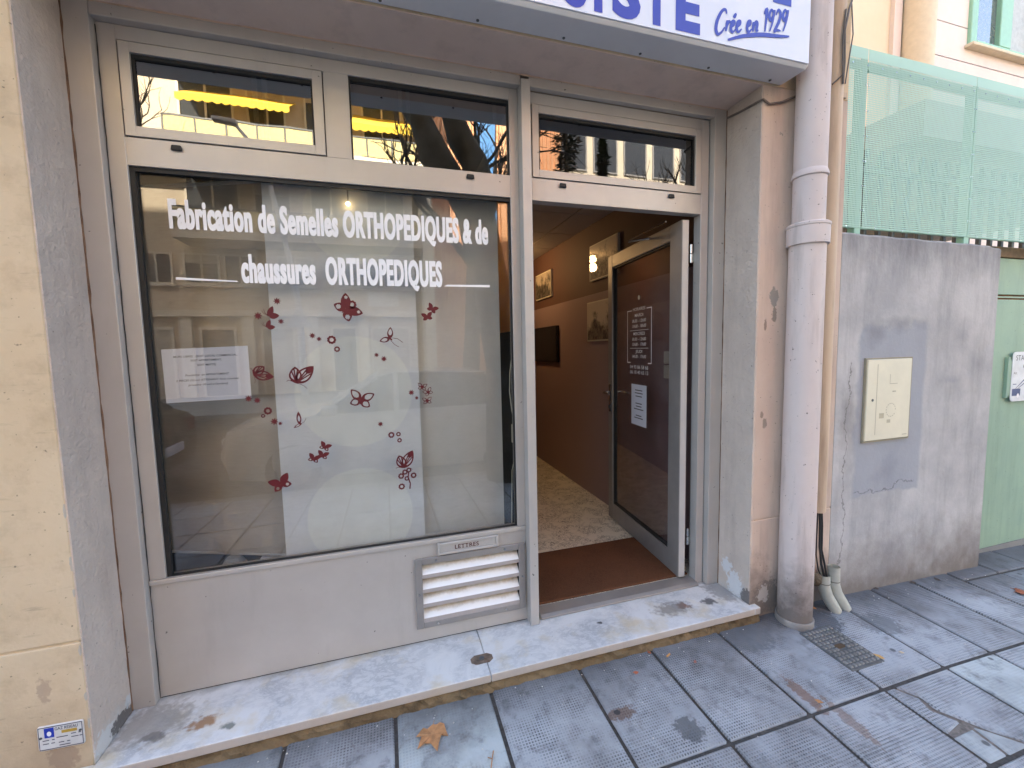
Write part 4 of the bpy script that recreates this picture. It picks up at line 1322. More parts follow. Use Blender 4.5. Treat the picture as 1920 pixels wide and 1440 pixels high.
cbm = MB()
cbm.tube([(3.215, -0.285, 0.50), (3.213, -0.292, 0.40), (3.207, -0.30, 0.27), (3.212, -0.31, 0.17), (3.225, -0.325, 0.085)], 0.0062, 8)
cbm.tube([(3.228, -0.285, 0.50), (3.227, -0.294, 0.38), (3.222, -0.30, 0.25), (3.235, -0.315, 0.15), (3.238, -0.325, 0.09)], 0.0055, 8)
cbm.tube([(3.205, -0.283, 0.50), (3.198, -0.288, 0.35), (3.196, -0.29, 0.22), (3.202, -0.30, 0.14), (3.216, -0.32, 0.08)], 0.0035, 8)
thing(cbm, 'hanging_cable', CABLE, 'black cables running from the cream cable cover into the grey tubes', 'cable', smooth=True)
for dx, top, lab in ((0, 0.115, 'grey plastic tube at the wall foot with cables going in'), (0.072, 0.150, 'open grey plastic tube at the wall foot without cables')):
    gz_ = ground_z(3.27 + dx, -0.36)
    tb = MB()
    path = [(3.222 + dx, -0.318, top), (3.224 + dx, -0.320, 0.05), (3.233 + dx, -0.330, 0.0), (3.252 + dx, -0.345, -0.045), (3.272 + dx, -0.360, gz_ - 0.004)]
    tb.tube(path, [0.030, 0.030, 0.030, 0.030, 0.027], 18, caps=False)
    tb.tube([path[0], path[1]], 0.026, 18, caps=False)
    rt = root('plastic_tube', lab, 'tube', (3.24 + dx, -0.34, gz_), group=None)
    tb.build('sleeve', PVC, rt, smooth=True)
    MB().tube([(3.223 + dx, -0.319, 0.072), (3.223 + dx, -0.3192, 0.066)], 0.0312, 18).build('seam', plain('grey_pvc_seam', lin(120, 118, 110), 0.7), rt, smooth=True)
lump = MB()
lump.lathe((3.178, -0.30), [(0.012, 0.055), (0.032, 0.068), (0.038, 0.09), (0.030, 0.113), (0.012, 0.125)], 12)
lump.v = [(v[0] + .006 * math.sin(v[2] * 260 + v[1] * 90), v[1] + .006 * math.cos(v[2] * 200 + v[0] * 110), v[2]) for v in lump.v]
thing(lump, 'foam_lump', render_coat('dirty_foam', lin(110, 98, 84), lin(84, 74, 62), 0.95, 90, 0.9, 0.01), 'dirty foam lump beside the cable tubes', 'lump', smooth=True)
wr = MB()
pts = [(2.755, -0.05, 2.612), (2.758, -0.14, 2.600), (2.758, -0.235, 2.592), (2.762, -0.2665, 2.590), (2.80, -0.268, 2.572), (2.88, -0.268, 2.592), (2.95, -0.268, 2.625), (3.09, -0.267, 2.672), (3.155, -0.269, 2.690), (3.166, -0.285, 2.695)]
wr.tube(pts, 0.0055, 8)
thing(wr, 'wall_cable', plain('painted_cable', lin(120, 108, 102), 0.8, var=0.2, scale=40), 'dusty cable stapled across the top of the pilaster', 'cable', smooth=True)
wr = MB()
wr.tube([(3.31, -0.275, 5.0), (3.300, -0.285, 3.14), (3.235, -0.318, 3.06), (3.205, -0.322, 2.95), (3.215, -0.320, 2.80), (3.212, -0.318, 2.70)], 0.005, 8)
wr.tube([(3.30, -0.28, 3.14), (3.262, -0.322, 2.94), (3.235, -0.322, 2.78), (3.225, -0.320, 2.70)], 0.003, 8)
wr.tube([(3.212, -0.318, 3.05), (3.198, -0.320, 2.90), (3.206, -0.320, 2.74), (3.165, -0.300, 2.700)], 0.004, 8)
thing(wr, 'cable_bundle', plain('grey_cable', (0.12, 0.11, 0.10, 1), 0.6), 'dark cable bundle hanging in front of the cable cover', 'cable', smooth=True)

# gas plaque low on the cream wall
gp = root('gas_plaque', 'small white metal plaque with blue emblem low on the cream wall', 'plaque', (-0.17, -0.264, 0.085))
P0 = Vector((-0.228, -0.2665, 0.092))
ux = Vector((0.123, 0, -0.006)); uz = Vector((0.001, 0, 0.086))
def gpt(a, b, d=0.0):
    return P0 + ux * a + uz * b + Vector((0, -d, 0))
MB().prism([gpt(.03, 0), gpt(.97, 0), gpt(1, .05), gpt(1, .95), gpt(.97, 1), gpt(.03, 1), gpt(0, .95), gpt(0, .05)], (0, 0.0062, 0)).build('plate', plain('enamel_white', lin(206, 206, 206), 0.35), gp, 0.001)
tm = MB()
put_text(tm, 'gaz', gpt(.38, .78, .0004), ux.normalized(), uz.normalized(), 0.010, 0.062)
for a, b, w_ in ((.1, .40, .14), (.30, .40, .06), (.1, .26, .13), (.28, .26, .08), (.40, .46, .25), (.72, .52, .11), (.88, .52, .06), (.72, .38, .16), (.9, .38, .06), (.44, .24, .12), (.62, .24, .07), (.45, .12, .24)):
    tm.add([gpt(a, b, .0004), gpt(a + w_, b, .0004), gpt(a + w_, b + .035, .0004), gpt(a, b + .035, .0004)], [(0, 1, 2, 3)])
for loop in ([(.02, .03), (.98, .03), (.98, .06), (.02, .06)], [(.02, .94), (.98, .94), (.98, .97), (.02, .97)], [(.02, .06), (.035, .06), (.035, .94), (.02, .94)], [(.965, .06), (.98, .06), (.98, .94), (.965, .94)]):
    tm.add([gpt(a, b, .0004) for a, b in loop], [(0, 1, 2, 3)])
tm.build('lettering', plain('navy_print', (0.03, 0.035, 0.08, 1), 0.5), gp)
em = MB()
em.add([gpt(a, b, .0004) for a, b in ((.15, .52), (.36, .52), (.36, .92), (.15, .92))], [(0, 1, 2, 3)])
em.cur = 1
em.add([gpt(.255 + .05 * math.cos(t), .68 + .10 * math.sin(t), .0008) for t in (k * math.pi / 6 for k in range(12))], [tuple(range(12))])
em.cur = 2
em.add([gpt(a, b, .0004) for a, b in ((.52, .62), (.86, .62), (.86, .74), (.52, .74))], [(0, 1, 2, 3)])
em.build('emblem', [SIGN_BLUE, VINYL_WHITE, plain('ochre_print', lin(186, 150, 60), 0.5)], gp)
for a, b in ((.07, .55), (.93, .62)):
    q = gpt(a, b, .0002)
    MB().prism([(q.x + .004 * math.cos(t * math.pi / 4), q.y, q.z + .004 * math.sin(t * math.pi / 4)) for t in range(8)], (0, -0.002, 0)).build('screw', CAST_IRON, gp)

# ================================================================== grey wall, meter box, screen and gate
gw = root('grey_wall', 'stained grey concrete wall with a patched area between pilaster and gate', 'wall', (4.0, -0.15, -0.2))
n = 26
face, backv = [], []
vs_ = []
for i in range(n + 1):
    x = 3.336 + (4.705 - 3.336) * i / n
    zt_ = 1.995 + 0.002 * math.sin(i * 1.3) - (0.012 if i > n - 2 else 0) - 0.012 * (i / n)
    vs_ += [(x, -0.26, -0.3), (x, -0.26, zt_ - .012), (x, -0.248, zt_), (x, -0.02, zt_ + .004), (x, -0.02, -0.3)]
fs = [(5 * i + k, 5 * i + 5 + k, 5 * i + 6 + k, 5 * i + 1 + k) for i in range(n) for k in range(4)]
fs += [(4, 3, 2, 1, 0), tuple(5 * n + k for k in range(5))]
CONC2, nt, bs = new_mat('patched_concrete')
p = position(nt)
x, y, z = sep(nt, p)
b0 = mix(nt, ramp(nt, noise(nt, p, 2.2, 6, 0.65), 0.38, 0.64), lin(190, 189, 189), lin(164, 164, 166))
st_ = noise(nt, mapping(nt, p, (7, 7, 0.9)), 1.5, 6, 0.65)
b0 = mix(nt, math_(nt, 'MULTIPLY', ramp(nt, st_, 0.5, 0.74), 0.32), b0, lin(104, 104, 106))
topz = math_(nt, 'ADD', z, math_(nt, 'MULTIPLY', noise(nt, mapping(nt, p, (5, 5, 1.2)), 1.5, 6, 0.7), 0.9))
b0 = mix(nt, ramp(nt, topz, 2.2, 2.55, 0.0, 0.6), b0, lin(88, 88, 92))           # algae run-off under the coping
patch = math_(nt, 'MULTIPLY', math_(nt, 'MULTIPLY', ramp(nt, math_(nt, 'ADD', x, math_(nt, 'MULTIPLY', noise(nt, p, 7, 4), 0.10)), 3.53, 3.56), ramp(nt, math_(nt, 'ADD', x, math_(nt, 'MULTIPLY', noise(nt, p, 5, 4), 0.06)), 4.10, 4.07)),
              math_(nt, 'MULTIPLY', ramp(nt, math_(nt, 'ADD', z, math_(nt, 'MULTIPLY', noise(nt, p, 6, 5, 0.7), 0.22)), 1.62, 1.58), ramp(nt, math_(nt, 'ADD', z, math_(nt, 'MULTIPLY', noise(nt, p, 6, 4), 0.08)), 0.53, 0.545)))
b0 = mix(nt, math_(nt, 'MULTIPLY', patch, 0.85), b0, mix(nt, noise(nt, p, 4, 5), lin(164, 168, 176), lin(148, 152, 160)))
for cc, rr_, cl_, am in (((3.62, 0, 1.45), (0.13, 1, 0.10), lin(116, 118, 122), 0.8), ((3.85, 0, 1.50), (0.20, 1, 0.06), lin(122, 124, 128), 0.8), ((3.76, 0, 0.62), (0.13, 1, 0.14), lin(126, 132, 142), 0.75),
                         ((3.44, 0, 0.95), (0.09, 1, 0.34), lin(122, 116, 112), 0.75), ((4.38, 0, 1.45), (0.10, 1, 0.09), lin(132, 134, 140), 0.6), ((4.3, 0, 1.15), (0.12, 1, 0.03), lin(128, 134, 146), 0.6)):
    b0 = mix(nt, math_(nt, 'MULTIPLY', blob(nt, p, cc, rr_, 0.8, 0.8, 9), am * 0.6), b0, cl_)
def crack_line(fx, a, b, wdt, lo, hi, ax):
    """hairline crack along a noisy path: ax 0 -> runs up, 1 -> runs across"""
    q = math_(nt, 'ADD', fx, math_(nt, 'MULTIPLY', math_(nt, 'SUBTRACT', noise(nt, p, 5, 6, 0.7), 0.5), a))
    o = z if ax == 0 else x
    on_ = math_(nt, 'MULTIPLY', ramp(nt, o, lo, lo + .02), ramp(nt, o, hi, hi - .02))
    return math_(nt, 'MULTIPLY', ramp(nt, math_(nt, 'ABSOLUTE', math_(nt, 'SUBTRACT', q, b)), wdt, wdt * 0.3), on_)
for k in (crack_line(x, 0.16, 3.43, 0.005, 0.1, 1.3, 0), crack_line(z, 0.20, 0.53, 0.005, 3.50, 4.02, 1)):
    b0 = mix(nt, math_(nt, 'MULTIPLY', k, 0.5), b0, lin(70, 66, 64))
zb = math_(nt, 'ADD', z, math_(nt, 'MULTIPLY', noise(nt, p, 6, 6, 0.7), -0.55))
b0 = mix(nt, ramp(nt, zb, 0.02, -0.38, 0.0, 0.75), b0, lin(108, 98, 90))
nt.links.new(b0, bs.inputs['Base Color'])
bs.inputs['Roughness'].default_value = 0.95
bs.inputs['Specular IOR Level'].default_value = 0.2
hh = math_(nt, 'ADD', noise(nt, p, 45, 5, 0.65), math_(nt, 'MULTIPLY', noise(nt, p, 7, 4), 2.0))
nt.links.new(bump(nt, hh, 0.35, 0.005), bs.inputs['Normal'])
mbw = MB().add(vs_, fs)
mbw.build('wall', CONC2, gw, smooth=False)

mbx = root('meter_box', 'cream utility meter box with faded marks set in the grey wall', 'meter box', (3.73, -0.27, 0.82))
MB().frame(3.543, 3.925, 0.818, 1.306, (.007, .007, .007, .007), -0.272, -0.2602).build('frame', plain('aged_cream_plastic', lin(150, 142, 122), 0.6), mbx)
MB().prism([(3.553, -0.2755, 0.828), (3.916, -0.2755, 0.828), (3.916, -0.2755, 1.297), (3.553, -0.2755, 1.297)], (0, 0.012, 0)).build('door', CREAM_PLASTIC, mbx, 0.003)
MB().prism([(3.600 + .008 * math.cos(t * math.pi / 5), -0.276, 1.065 + .008 * math.sin(t * math.pi / 5)) for t in range(10)], (0, -0.002, 0)).build('lock', CAST_IRON, mbx)
tm = MB()
FAINT = plain('faded_print', lin(176, 170, 148), 0.6)
def fbar(x0, x1, z0, z1):
    tm.add([(x0, -0.2759, z0), (x1, -0.2759, z0), (x1, -0.2759, z1), (x0, -0.2759, z1)], [(0, 1, 2, 3)])
fbar(3.735, 3.80, 1.152, 1.156); fbar(3.735, 3.739, 1.156, 1.21); fbar(3.76, 3.79, 1.105, 1.112)
fbar(3.66, 3.70, 0.955, 0.985); fbar(3.725, 3.755, 0.925, 0.945); fbar(3.63, 3.635, 0.86, 1.27); fbar(3.86, 3.90, 0.845, 0.85)
for k in range(14):
    a0, a1 = k * 0.42, k * 0.42 + 0.25
    tm.add([(3.755 + r_ * math.cos(a), -0.2759, 1.0 + r_ * math.sin(a)) for r_, a in ((.036, a0), (.036, a1), (.041, a1), (.041, a0))], [(0, 1, 2, 3)])
tm.build('faded_marks', FAINT, mbx, kind='stuff')

ms = root('perforated_screen', 'perforated mint green sheet metal screen above the grey wall and gate', 'screen', (4.5, -0.245, 1.99))
for x0, x1 in ((3.337, 3.482), (3.488, 4.383), (4.387, 5.28), (5.284, 6.2), (6.204, 7.2)):
    MB().box(x0, x1, -0.2495, -0.248, 2.024, 2.955).build('sheet', MESH_GREEN, ms)
for x in (3.46, 4.385, 5.282, 6.2):
    MB().box(x - .022, x + .022, -0.2475, -0.21, 1.975, 2.90).build('post', GREEN_STEEL, ms)
MB().box(3.34, 7.2, -0.2473, -0.225, 2.852, 2.888).build('rail', GREEN_STEEL, ms)
MB().box(3.34, 7.2, -0.2473, -0.232, 2.024, 2.034).build('rail', GREEN_STEEL, ms)
for i in range(18):
    x = 3.37 + i * 0.11
    for z in ((2.87, 2.03) if i % 2 == 0 else (2.87,)):
        MB().prism([(x + .004 * math.cos(t * math.pi / 3), -0.2497, z + .004 * math.sin(t * math.pi / 3)) for t in range(6)], (0, -0.002, 0)).build('bolt', STEEL, ms)
for x in (3.475, 3.495, 4.376, 4.394):
    for k in range(6):
        z = 2.12 + k * 0.13
        MB().prism([(x + .0035 * math.cos(t * math.pi / 3), -0.2497, z + .0035 * math.sin(t * math.pi / 3)) for t in range(6)], (0, -0.002, 0)).build('bolt', STEEL, ms)

gt = root('green_gate', 'pale green painted metal gate with a tow sign', 'gate', (5.8, -0.13, -0.15))
zg = ground_z(6.0, -0.14)
MB().box(4.706, 7.2, -0.14, -0.10, -0.105, 1.668).build('panel', GATE_GREEN, gt, 0.002)
MB().box(4.706, 7.2, -0.138, -0.10, 1.680, 1.690).build('seam_strip', GATE_GREEN, gt)
MB().box(4.706, 7.2, -0.14, -0.10, 1.702, 1.945).build('panel', GATE_GREEN, gt, 0.002)
MB().box(4.706, 7.2, -0.128, -0.11, 1.66, 1.71).build('backing', RUST, gt)
MB().box(4.706, 7.2, -0.15, -0.06, 1.950, 2.018).build('top_beam', WOOD, gt, 0.004)
MB().box(4.706, 7.2, -0.145, -0.06, -0.36, -0.1065).build('sill', KERB, gt)
MB().box(7.2, 7.6, -0.26, 0.1, -0.36, 2.1).build('gate_post', CONCRETE, gt)
ts = root('tow_sign', 'white no parking sign with a crane truck drawing on the green gate', 'sign', (5.4, -0.15, 0.95))
def rrect(x0, x1, z0, z1, r, y):
    out = []
    for cx, cz, a0 in ((x1 - r, z1 - r, 0), (x0 + r, z1 - r, 90), (x0 + r, z0 + r, 180), (x1 - r, z0 + r, 270)):
        for k in range(5):
            a = math.radians(a0 + k * 22.5)
            out.append((cx + r * math.cos(a), y, cz + r * math.sin(a)))
    return out[::-1]
MB().prism(rrect(5.14, 5.66, 0.955, 1.305, 0.03, -0.162), (0, 0.003, 0)).build('plate', plain('sign_enamel', lin(214, 218, 222), 0.35), ts)
MB().box(5.10, 5.125, -0.1585, -0.1405, 0.985, 1.27).box(5.125, 5.6, -0.1585, -0.1405, 1.0, 1.25).build('backing', GATE_GREEN, ts)
tm = MB()
put_text(tm, 'stat', (5.175, -0.1628, 1.245), (1, 0, 0), (0, 0, 1), 0.036, 0.44)
put_text(tm, 'gen', (5.265, -0.1628, 1.185), (1, 0, 0), (0, 0, 1), 0.036, 0.25)
put_text(tm, 'art', (5.160, -0.1628, 1.148), (1, 0, 0), (0, 0, 1), 0.018)
tm.build('lettering', INK, ts)
tm = MB()
tm.add([(x, -0.1628, z) for x, z in ((5.155, 0.995), (5.25, 0.995), (5.25, 1.045), (5.155, 1.045))], [(0, 1, 2, 3)])
for a, b in (((5.19, 1.045), (5.30, 1.12)), ((5.215, 1.045), (5.33, 1.105))):
    tm.add([(a[0], -0.1628, a[1]), (b[0], -0.1628, b[1]), (b[0] + .004, -0.1628, b[1] - .008), (a[0] + .006, -0.1628, a[1])], [(0, 1, 2, 3)])
tm.add([(x, -0.1628, z) for x, z in ((5.16, 1.075), (5.20, 1.075), (5.20, 1.08), (5.16, 1.08))], [(0, 1, 2, 3)])
tm.build('truck_drawing', plain('sign_navy', lin(60, 74, 120), 0.5), ts)
wh = MB()
wh.add([(5.225 + .014 * math.cos(t), -0.1632, 0.995 + .016 * math.sin(t)) for t in (k * math.pi / 6 for k in range(12))], [tuple(range(12))])
wh.build('wheel_drawing', VINYL_WHITE, ts)

# ================================================================== the neighbour behind the screen
nh = root('neighbour_house', 'pale peach and pink clad house behind the green screen', 'house', (12, 6, -0.36))
MB().box(5.6, 8.69, 3.0, 12, -0.36, 13).build('wall', HOUSE_PEACH, nh)
MB().box(8.69, 8.86, 2.94, 12, -0.36, 13).build('corner_trim', HOUSE_BOARD, nh)
MB().tube([(9.08, 2.86, -0.36), (9.08, 2.86, 13)], 0.215, 20).build('downpipe', HOUSE_PIPE, nh, smooth=True)
MB().box(8.86, 24, 3.06, 12, -0.36, 13).build('wall', plain('cladding_joint', lin(150, 128, 118), 0.9), nh)  # unseen height and length of the house extended to block the sun
WX0, WX1, WZ0, WZ1 = 10.53, 13.2, 6.31, 8.3
z = -0.36
zz = [6.048 + 0.532 * k for k in range(-13, 14) if 6.048 + 0.532 * k < 13]
for k in range(len(zz) - 1):
    a, b = zz[k] + 0.008, zz[k + 1] - 0.008
    pieces = [(9.31, 24)]
    if b > WZ0 and a < WZ1:
        pieces = [(9.31, WX0), (WX1, 24)]
        if a < WZ0:
            MB().box(WX0, WX1, 3.0, 3.06, a, WZ0 - .045).build('cladding_board', HOUSE_BOARD, nh)
    for x0, x1 in pieces:
        MB().box(x0, x1, 3.0, 3.06, a, b).build('cladding_board', HOUSE_BOARD, nh)
wf = MB().frame(WX0, WX1, WZ0, WZ1, (.16, .16, .1, .1), 2.95, 3.058).box(11.29, 11.60, 2.95, 3.058, WZ0 + .1, WZ1 - .1).box(12.35, 12.5, 2.95, 3.058, WZ0 + .1, WZ1 - .1).build('window', GREEN_FRAME, nh, 0.01)
MB().box(WX0 + .16, 11.29, 3.02, 3.03, WZ0 + .1, WZ1 - .1).build('pane', plain('sky_pane', (0.12, 0.13, 0.14, 1), 0.02, spec=1.0, coat=1.0), wf)
MB().box(11.60, 12.35, 3.045, 3.05, WZ0 + .1, WZ1 - .1).build('shutter', plain('grey_shutter', lin(186, 188, 186), 0.6), wf)
MB().box(WX0 - .06, WX1 + .1, 2.88, 3.06, WZ0 - .05, WZ0 - .002).build('sill', HOUSE_PIPE, wf, 0.006)
cz = unproject(1735, 185, 1, 0.3).z
cxn = unproject(1735, 185, 1, 0.3).x
MB().box(cxn, 9.5, 0.3, 2.94, cz - 0.26, cz).build('canopy_slab', plain('canopy_grey', lin(170, 166, 162), 0.8), nh)
MB().box(7.6, 7.75, 0.4, 0.55, -0.36, cz - .26).build('canopy_post', HOUSE_PIPE, nh)
ir = root('iron_railing', 'tall dark iron railing behind the green screen', 'railing', (5.2, 0.3, -0.36))
for k in range(17):
    x = 4.03 + 0.145 * k
    MB().box(x - .014, x + .014, 0.288, 0.312, -0.36, 2.775).build('bar', CAST_IRON, ir)
for z in (2.60, 0.3):
    MB().box(3.9, 6.6, 0.2875, 0.2875 - .02, z, z + .04).build('rail', CAST_IRON, ir)

# ================================================================== small things on the ground
def gpos(px, py):
    q = unproject(px, py, 2, -0.09)
    for _ in range(3):
        q = unproject(px, py, 2, ground_z(q.x, q.y))
    return q


gcv = root('inspection_cover', 'small cast iron inspection cover with a hole in the paving', 'manhole cover', (3.015, -0.56, ground_z(3.0, -0.56)))
cz0 = ground_z(3.015, -0.56)
def gz3(x, y, d):
    return (x, y, ground_z(x, y) + d)
a0, a1, b0_, b1_ = 2.912, 3.118, -0.692, -0.430
pl = MB()
pl.prism([gz3(a0, b0_, -0.02), gz3(a1, b0_, -0.02), gz3(a1, b1_, -0.02), gz3(a0, b1_, -0.02)], (0, 0, 0.0235))
pl.build('plate', CAST_IRON, gcv, 0.002)
st = MB()
for i in range(8):
    for j in range(10):
        x, y = a0 + 0.019 + i * 0.024, b0_ + 0.022 + j * 0.0242
        if abs(x - 3.015) < 0.032 and abs(y + 0.56) < 0.022:
            continue
        c3 = Vector(gz3(x, y, 0.0036))
        st.add([c3 + Vector(d) for d in ((-.0085, -.0085, 0), (.0085, -.0085, 0), (.0085, .0085, 0), (-.0085, .0085, 0), (-.006, -.006, .005), (.006, -.006, .005), (.006, .006, .005), (-.006, .006, .005))],
               [(4, 5, 6, 7), (0, 1, 5, 4), (1, 2, 6, 5), (2, 3, 7, 6), (3, 0, 4, 7)])
st.build('tread', plain('worn_iron', (0.2, 0.205, 0.21, 1), 0.5, 0.3, 0.3, 30), gcv, kind='stuff')
hm = MB()
hm.add([Vector(gz3(3.015 + .024 * math.cos(t) + (.008 if math.cos(t) > 0 else -.008), -0.56 + .014 * math.sin(t), 0.0042)) for t in (k * math.pi / 8 for k in range(16))], [tuple(range(16))])
hm.build('lifting_hole', render_coat('hole_dirt', lin(110, 92, 74), lin(60, 50, 42), 0.95, 200, 0.6, 0.004), gcv)

def leaf(px, py, size, rot, label, mt=LEAF_DRY, big=True, group=None):
    q = gpos(px, py)
    if big:
        out = [(0.0, .34), (-.20, .26), (-.36, .33), (-.50, .02), (-.60, -.10), (-.40, -.08), (-.44, -.30), (-.52, -.56), (-.26, -.40), (-.06, -.34), (.06, -.50), (.20, -.74), (.24, -.42), (.34, -.10), (.58, -.18), (.50, .06), (.42, .36), (.26, .46), (.14, .36)]
    else:
        out = [(0, -.5), (-.22, -.2), (-.28, .1), (-.1, .3), (0, .5), (.14, .25), (.25, .0), (.18, -.25)]
    ca, sa = math.cos(rot), math.sin(rot)
    mb = MB()
    pts = []
    for a, b in out:
        r2 = a * a + b * b
        h = 0.003 + size * (0.16 * r2 + 0.05 * math.sin(a * 9 + b * 5))
        x, y = q.x + size * (a * ca - b * sa), q.y + size * (a * sa + b * ca)
        pts.append((x, y, ground_z(x, y) + max(h, 0.002)))
    cen = (q.x, q.y, ground_z(q.x, q.y) + 0.0035)
    n = len(pts)
    mb.add([cen] + pts, [(0, 1 + k, 1 + (k + 1) % n) for k in range(n)])
    if big:
        a, b = 0.0, 0.30
        x, y = q.x + size * (a * ca - b * sa), q.y + size * (a * sa + b * ca)
        x2, y2 = q.x + size * (.05 * ca - .55 * sa), q.y + size * (.05 * sa + .55 * ca)
        mb.tube([(x, y, ground_z(x, y) + .006), (x2, y2, ground_z(x2, y2) + .004)], 0.0012, 5)
    return thing(mb, 'dry_leaf', mt, label, 'leaf', group=group)


leaf(811, 1378, 0.105, math.radians(-8), 'large tan plane leaf lying on the paving in front of the step')
leaf(1490, 1150, 0.06, 1.0, 'crumpled tan leaf by the foot of the drainpipe')
leaf(1455, 1148, 0.05, 2.0, 'tan leaf scrap between step end and drainpipe', LEAF_DRY, False)
leaf(1524, 1140, 0.04, 0.4, 'tan leaf scrap right beside the drainpipe ring', LEAF_DRY, False)
leaf(1580, 1128, 0.05, 2.4, 'pale leaf scrap beside the open grey tube', LEAF_DRY, False)
leaf(1217, 1224, 0.026, 0.3, 'small dark red leaf scrap against the step edge', LEAF_RED, False)
leaf(1192, 1262, 0.03, 1.4, 'small orange leaf scrap on the slab in front of the door step', plain('leaf_orange', lin(170, 96, 70), 0.8), False)
leaf(1303, 1242, 0.026, 2.2, 'small pink leaf scrap near the cigarette end', plain('leaf_pink', lin(150, 96, 88), 0.8), False)
leaf(1535, 1316, 0.035, 0.8, 'pale dry leaf bit on the slab beside the inspection cover', LEAF_DRY, False)
leaf(1648, 1232, 0.045, 0.5, 'yellowish dry leaf caught at the inspection cover corner', plain('leaf_yellow', lin(190, 150, 92), 0.8), False)
leaf(1690, 1224, 0.026, 0.9, 'pale beige scrap on the slab past the inspection cover', plain('leaf_beige', lin(186, 170, 146), 0.8), False)
leaf(1917, 1112, 0.09, 0.2, 'brown dry leaf lying near the green gate', LEAF_RED)
for px, py, lab in ((1640, 1103, 'small leaf crumbs at the foot of the grey wall'), (1712, 1093, 'dark leaf crumb at the foot of the grey wall under the meter box'), (1757, 1087, 'dark curled leaf at the wall foot near the gate')):
    leaf(px, py, 0.045, px * .1, lab, plain('crumb_%d' % px, (0.07, 0.055, 0.045, 1), 0.9), False)
q = gpos(1253, 1230)
mb = MB().tube([(q.x - .012, q.y - .005, q.z + .0045), (q.x + .012, q.y + .005, q.z + .0045)], 0.004, 10)
thing(mb, 'cigarette_end', plain('cigarette_filter', lin(206, 150, 96), 0.8), 'orange cigarette end on the paving by the step', 'cigarette end', smooth=True)
q = gpos(923, 1425)
mb = MB().tube([(q.x - .012, q.y - .03, q.z + .003), (q.x, q.y, q.z + .006), (q.x + .012, q.y + .03, q.z + .003)], 0.002, 6).tube([(q.x, q.y, q.z + .005), (q.x - .014, q.y + .012, q.z + .003)], 0.0016, 6)
thing(mb, 'twig', LEAF_DRY, 'tiny dry twig on the paving near the large leaf', 'twig')
gr = MB()
rr = random.Random(11)
for i in range(150):
    x, y = rr.uniform(0.2, 4.6), rr.uniform(-1.2, -0.31)
    if rr.random() < 0.45:
        y = rr.uniform(-0.36, -0.315) if x < 2.8 or x > 3.4 else y
    if y > -0.31:
        continue
    s = rr.uniform(0.0012, 0.0035)
    z = ground_z(x, y) + 0.0012
    gr.add([(x - s, y - s, z), (x + s, y - s * .6, z), (x + s * .7, y + s, z), (x - s * .8, y + s * .8, z), (x, y, z + s)], [(0, 1, 4), (1, 2, 4), (2, 3, 4), (3, 0, 4), (3, 2, 1, 0)])
o = gr.build('grit', plain('pale_grit', lin(190, 188, 184), 0.9, var=0.4, scale=90))
tag(o, 'pale grit scattered over the paving', 'grit', kind='stuff')

# ================================================================== across the street (seen mirrored in the glass)
FACADE = render_coat('beige_facade', lin(206, 192, 170), lin(196, 180, 158), 0.9, 20, 0.1, 0.004)
FACADE_PALE = render_coat('pale_facade_trim', lin(224, 216, 198), lin(216, 206, 188), 0.9, 20, 0.1, 0.004)
FACADE_PINK = render_coat('peach_facade', lin(222, 172, 136), lin(212, 160, 124), 0.9, 20, 0.1, 0.004)
AWNING = plain('yellow_awning_canvas', lin(226, 186, 66), 0.85, var=0.06, scale=3)
CANVAS = plain('striped_canvas', lin(206, 190, 140), 0.9, var=0.1)
PANE_DARK = plain('dark_window_pane', (0.05, 0.055, 0.06, 1), 0.06, spec=0.8)
SHUTTER = plain('beige_roller_shutter', lin(178, 168, 150), 0.7, var=0.08)
FY, BY = -16.35, -14.95
ab = root('apartment_building', 'beige apartment building with balconies and yellow awnings across the street', 'building', (-2, -20, -0.15))


def fac(x, z):
    return 0.94 + (x - 0.94) * 1.082, 1.4 + (z - 1.4) * 1.082


MB().box(-8.2, 2.95, -26, FY, -0.15, 15.5).build('wall', FACADE, ab)
MB().box(-8.5, 3.0, -26.2, FY + .4, 15.5, 15.8).build('roof', FACADE_PALE, ab)
MB().box(2.52, 2.92, FY, BY, -0.15, 15.49).build('fin_wall', FACADE_PALE, ab)


def far_window(x0, x1, z0, z1, blind=0.4):
    x0, z0 = fac(x0, z0)
    x1, z1 = fac(x1, z1)
    w = MB().frame(x0, x1, z0, z1, (.07, .07, .07, .07), FY, FY + .06).box((x0 + x1) / 2 - .03, (x0 + x1) / 2 + .03, FY, FY + .055, z0 + .07, z1 - .07).build('window', FACADE_PALE, ab)
    MB().box(x0 + .07, x1 - .07, FY + .005, FY + .02, z0 + .07, z1 - .07).build('pane', PANE_DARK, w)
    if blind:
        MB().box(x0 + .07, x1 - .07, FY + .022, FY + .04, z1 - .07 - blind * (z1 - z0 - .14), z1 - .07).build('shutter', SHUTTER, w)
    MB().box(x0 - .08, x1 + .08, FY, FY + .14, z0 - .07, z0 - .005).build('sill', FACADE_PALE, w)


for x0, x1, bl in ((-6.65, -5.72, .0), (-5.42, -4.36, .3), (-4.25, -3.2, .0), (-2.6, -1.4, .6), (-0.4, 0.8, .2), (1.0, 2.2, .5)):
    far_window(x0, x1, 3.8, 4.85, bl)
for x0, x1, bl in ((-5.2, -3.6, .0), (-3.2, -2.0, .4), (-1.4, 0.0, .2), (0.5, 1.9, .0)):
    for zf in (5.75, 8.65, 11.55):
        far_window(x0, x1, zf, zf + 1.95, bl)
